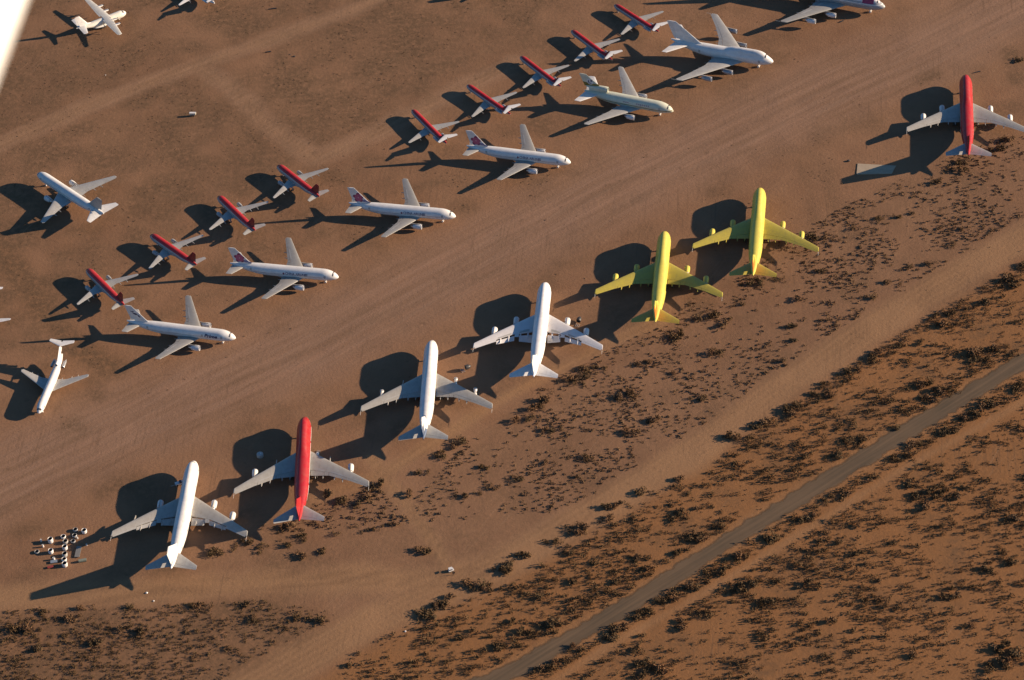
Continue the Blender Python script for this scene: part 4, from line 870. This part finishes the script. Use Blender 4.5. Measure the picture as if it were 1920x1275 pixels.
spare(1083, 611, R(250), 1.1, 3.0, 'dark engine on a stand beside the right wing of the white-winged jumbo', m_dark)
spare(597, 849, R(80), .8, 3.2, 'small white engine on the ground by the right wing of the lower red jumbo', m_white)
# round white tank in the shade of the lower red jumbo
o = at(488, 856, 'water_tank', 'round white tank standing in the shadow of the lower red jumbo jet', 'tank')
m = MB(); m.lathe([(0, 1.5), (1.5, 1.5), (1.62, 1.46), (1.75, 1.2), (1.85, .5), (1.87, .03)], (0, 0, 0), 'z', 28, 0, True, True); m.build('tank_shell', m_lgrey, o)
m = MB(); m.lathe([(1.8, .3), (2.02, .3), (2.04, .02)], (.4, 0, 0), 'z', 12); m.build('hatch', m_white, o)
# white box trailer in the upper desert
o = at(362, 217, 'box_trailer', 'long white box trailer parked alone on the bare desert, upper left', 'trailer', None, R(-8))
m = MB(); m.box((0, 0, 1.35), (3.2, 1.2, 1.1)); m.build('trailer_box', mat('trailer_cream', (.62, .58, .45)), o, smooth=False)
m = MB(); m.box((0, 0, 1.94), (3.28, 1.28, .06)); m.build('roof', m_white, o, smooth=False)
m = MB(); m.box((0, -.61, 1.3), (.7, .03, .9)); m.build('door', m_lgrey, o, smooth=False)
m = MB(); m.box((2.0, 0, .55), (1.2, .12, .12)); m.build('tow_bar', m_dark, o, smooth=False)
for dx in (-.5, .5):
    for dy in (-.55, .55):
        m = MB(); m.lathe([(-.12, .2), (-.12, .36), (.12, .36), (.12, .2)], (dx, dy, .37), 'y', 14, 0, True, True); m.build('wheel', m_tyre, o)
# small white utility cart on the track
o = at(846, 1071, 'utility_cart', 'small white cart parked where the dirt tracks meet', 'cart', None, R(20))
m = MB(); m.box((0, 0, .75), (2.3, 1.3, .5)); m.box((.75, 0, 1.2), (.7, 1.2, .4), taper=.8); m.build('cart_body', m_white, o, smooth=False)
m = MB(); m.box((-.2, 0, 1.85), (1.7, 1.3, .08)); m.build('canopy_roof', m_white, o, smooth=False)
m = MB(); m.box((-.25, 0, 1.12), (.6, 1.1, .3)); m.build('seat', m_dark, o, smooth=False)
m = MB()
for dx in (-.95, .6):
    for dy in (-.6, .6): m.box((dx, dy, 1.4), (.06, .06, .85))
m.build('roof_posts', m_metal, o, smooth=False)
for dx in (-.75, .75):
    for dy in (-.6, .6):
        m = MB(); m.lathe([(-.1, .15), (-.1, .3), (.1, .3), (.1, .15)], (dx, dy, .3), 'y', 12, 0, True, True); m.build('wheel', m_tyre, o)
# tow tractor at the lowest jumbo's nose gear
o = at(336.5, 908, 'tow_tractor', 'small white tow tractor at the nose gear of the lowest white jumbo jet', 'tractor', None, R(20))
m = MB(); m.box((0, 0, .75), (3.6, 1.8, .8)); m.build('tractor_body', m_white, o, smooth=False)
m = MB(); m.box((.6, 0, 1.45), (1.1, 1.5, .7), taper=.85); m.build('cab', m_glass, o, smooth=False)
m = MB(); m.box((-2.8, 0, .5), (2.2, .14, .14)); m.build('tow_bar', m_metal, o, smooth=False)
for dx in (-1.1, 1.1):
    for dy in (-.85, .85):
        m = MB(); m.lathe([(-.16, .2), (-.16, .45), (.16, .45), (.16, .2)], (dx, dy, .45), 'y', 14, 0, True, True); m.build('wheel', m_tyre, o)
# concrete pad
P4 = [G(1608, 307), G(1680, 311), G(1672, 326), G(1606, 327)]
m = MB(); m.add([(x, y, .16) for x, y in P4] + [(x, y, -.1) for x, y in P4], [(0, 1, 2, 3), (0, 1, 5, 4), (1, 2, 6, 5), (2, 3, 7, 6), (3, 0, 4, 7)])
tag(m.build('concrete_pad', mat('pad_concrete', (.40, .32, .23), rough=.9, dirt=.35), None, smooth=False), 'pale concrete pad half covered by the upper red jumbo tail shadow', 'pad')
m = MB(); gx, gy = G(1605, 318); m.box((gx, gy, .6), (.5, 3.6, 1.2), rz=R(82)); 
# little things on the ground
def rock(px, py, s_, lab, m_, name='white_rock', cat='rock'):
    gx, gy = G(px, py); m = MB(); rows = []
    for t, rr in ((0, .8), (.3, 1), (.65, .85), (.9, .4)): rows.append([(gx + s_ * rr * math.cos(a) * random.uniform(.8, 1.15), gy + s_ * rr * math.sin(a) * random.uniform(.8, 1.15), t * s_ * .9) for a in [k * 2 * math.pi / 8 for k in range(8)]])
    m.grid(rows, True, 0, True, True); tag(m.build(name, m_, None, smooth=False), lab, cat)
rock(275, 1112, .55, 'white boulder near the tip of the lowest jumbo shadow, upper of the two', m_white)
rock(288, 1127, .4, 'smaller pale boulder below the other near the lowest jumbo shadow', m_cover)
rock(760, 1184, .45, 'small white boulder at the edge of the dark shrubs below the track', m_white)
rock(198, 141, .28, 'tiny pale boulder in the upper left scrub', m_cover); rock(1591, 302, .8, 'dark lump of debris beside the concrete pad', m_dark, 'debris_heap', 'debris')
rock(552, 106, .6, 'dark lump on the bare ground left of the small jets, larger of the pair', m_dark, 'debris_heap', 'debris'); rock(544, 102, .35, 'small dark lump beside the larger one, upper middle left', m_dark, 'debris_heap', 'debris')
def pole(px, py, h, lab, m_, name='marker_post'):
    o = at(px, py, name, lab, 'post'); m = MB(); m.lathe([(0, .12), (h, .1)], (0, 0, 0), 'z', 8, 0, True, True); m.build('post', m_, o); m = MB(); m.box((0, 0, h * .85), (1.1, .08, .9)); m.build('sign_plate', m_, o, smooth=False)
pole(1580, 972, 3.2, 'small orange-brown marker sign standing by the narrow track, lower right', mat('rust_brown', (.30, .13, .05)))
pole(851, 1078, 1.5, 'short dark marker post just below the small white cart', m_dark)
def beam(px, py, L, rz, lab):
    o = at(px, py, 'timber_beam', lab, 'beam', None, rz); m = MB(); m.box((0, 0, .25), (L, .4, .5)); m.box((L * .2, .3, .2), (L * .5, .3, .4)); m.build('beam', m_dark, o, smooth=False)
beam(511, 17, 4.5, R(5), 'thin dark beam lying near the upper track'); beam(1832, 136, 3.6, R(12), 'thin dark beam right of the upper red jumbo nose'); beam(503, 98, 3.0, R(5), 'short dark beam near the bend of the upper track'); beam(1578, 41, 2.4, R(30), 'short dark beam below the wing of the topmost jumbo')
# ---------------------------------------------------------------- strut of the aircraft the photo was taken from (out of focus, close by)
def camp(px, py, d):
    q = fw * F + CR * (px - 960) - CU * (py - 637.5); return CAM + q.normalized() * d
A = camp(20, -190, 1.9); Bp = camp(-150, 235, 1.7)
ax_ = (Bp - A).normalized(); ext_a = A - ax_ * .5; ext_b = Bp + ax_ * .5
sid = ax_.cross(fw).normalized(); nrm = sid.cross(ax_).normalized()
off = sid * 0
m = MB(); rows = []
for p in (ext_a, Bp.lerp(A, .66), Bp.lerp(A, .33), ext_b):
    rows.append([tuple(p + off + sid * .033 * math.cos(a) + nrm * .016 * math.sin(a)) for a in [k * 2 * math.pi / 20 for k in range(20)]])
m.grid(rows, True, 0, True, True); so = m.build('wing_strut', mat('strut_white', (.8, .8, .78), dirt=.02), None)
tag(so, 'blurred white wing strut of the camera aircraft across the top left corner', 'strut')
for o in list(bpy.data.objects):
    if o.type == 'MESH' and o.users == 0: bpy.data.objects.remove(o)
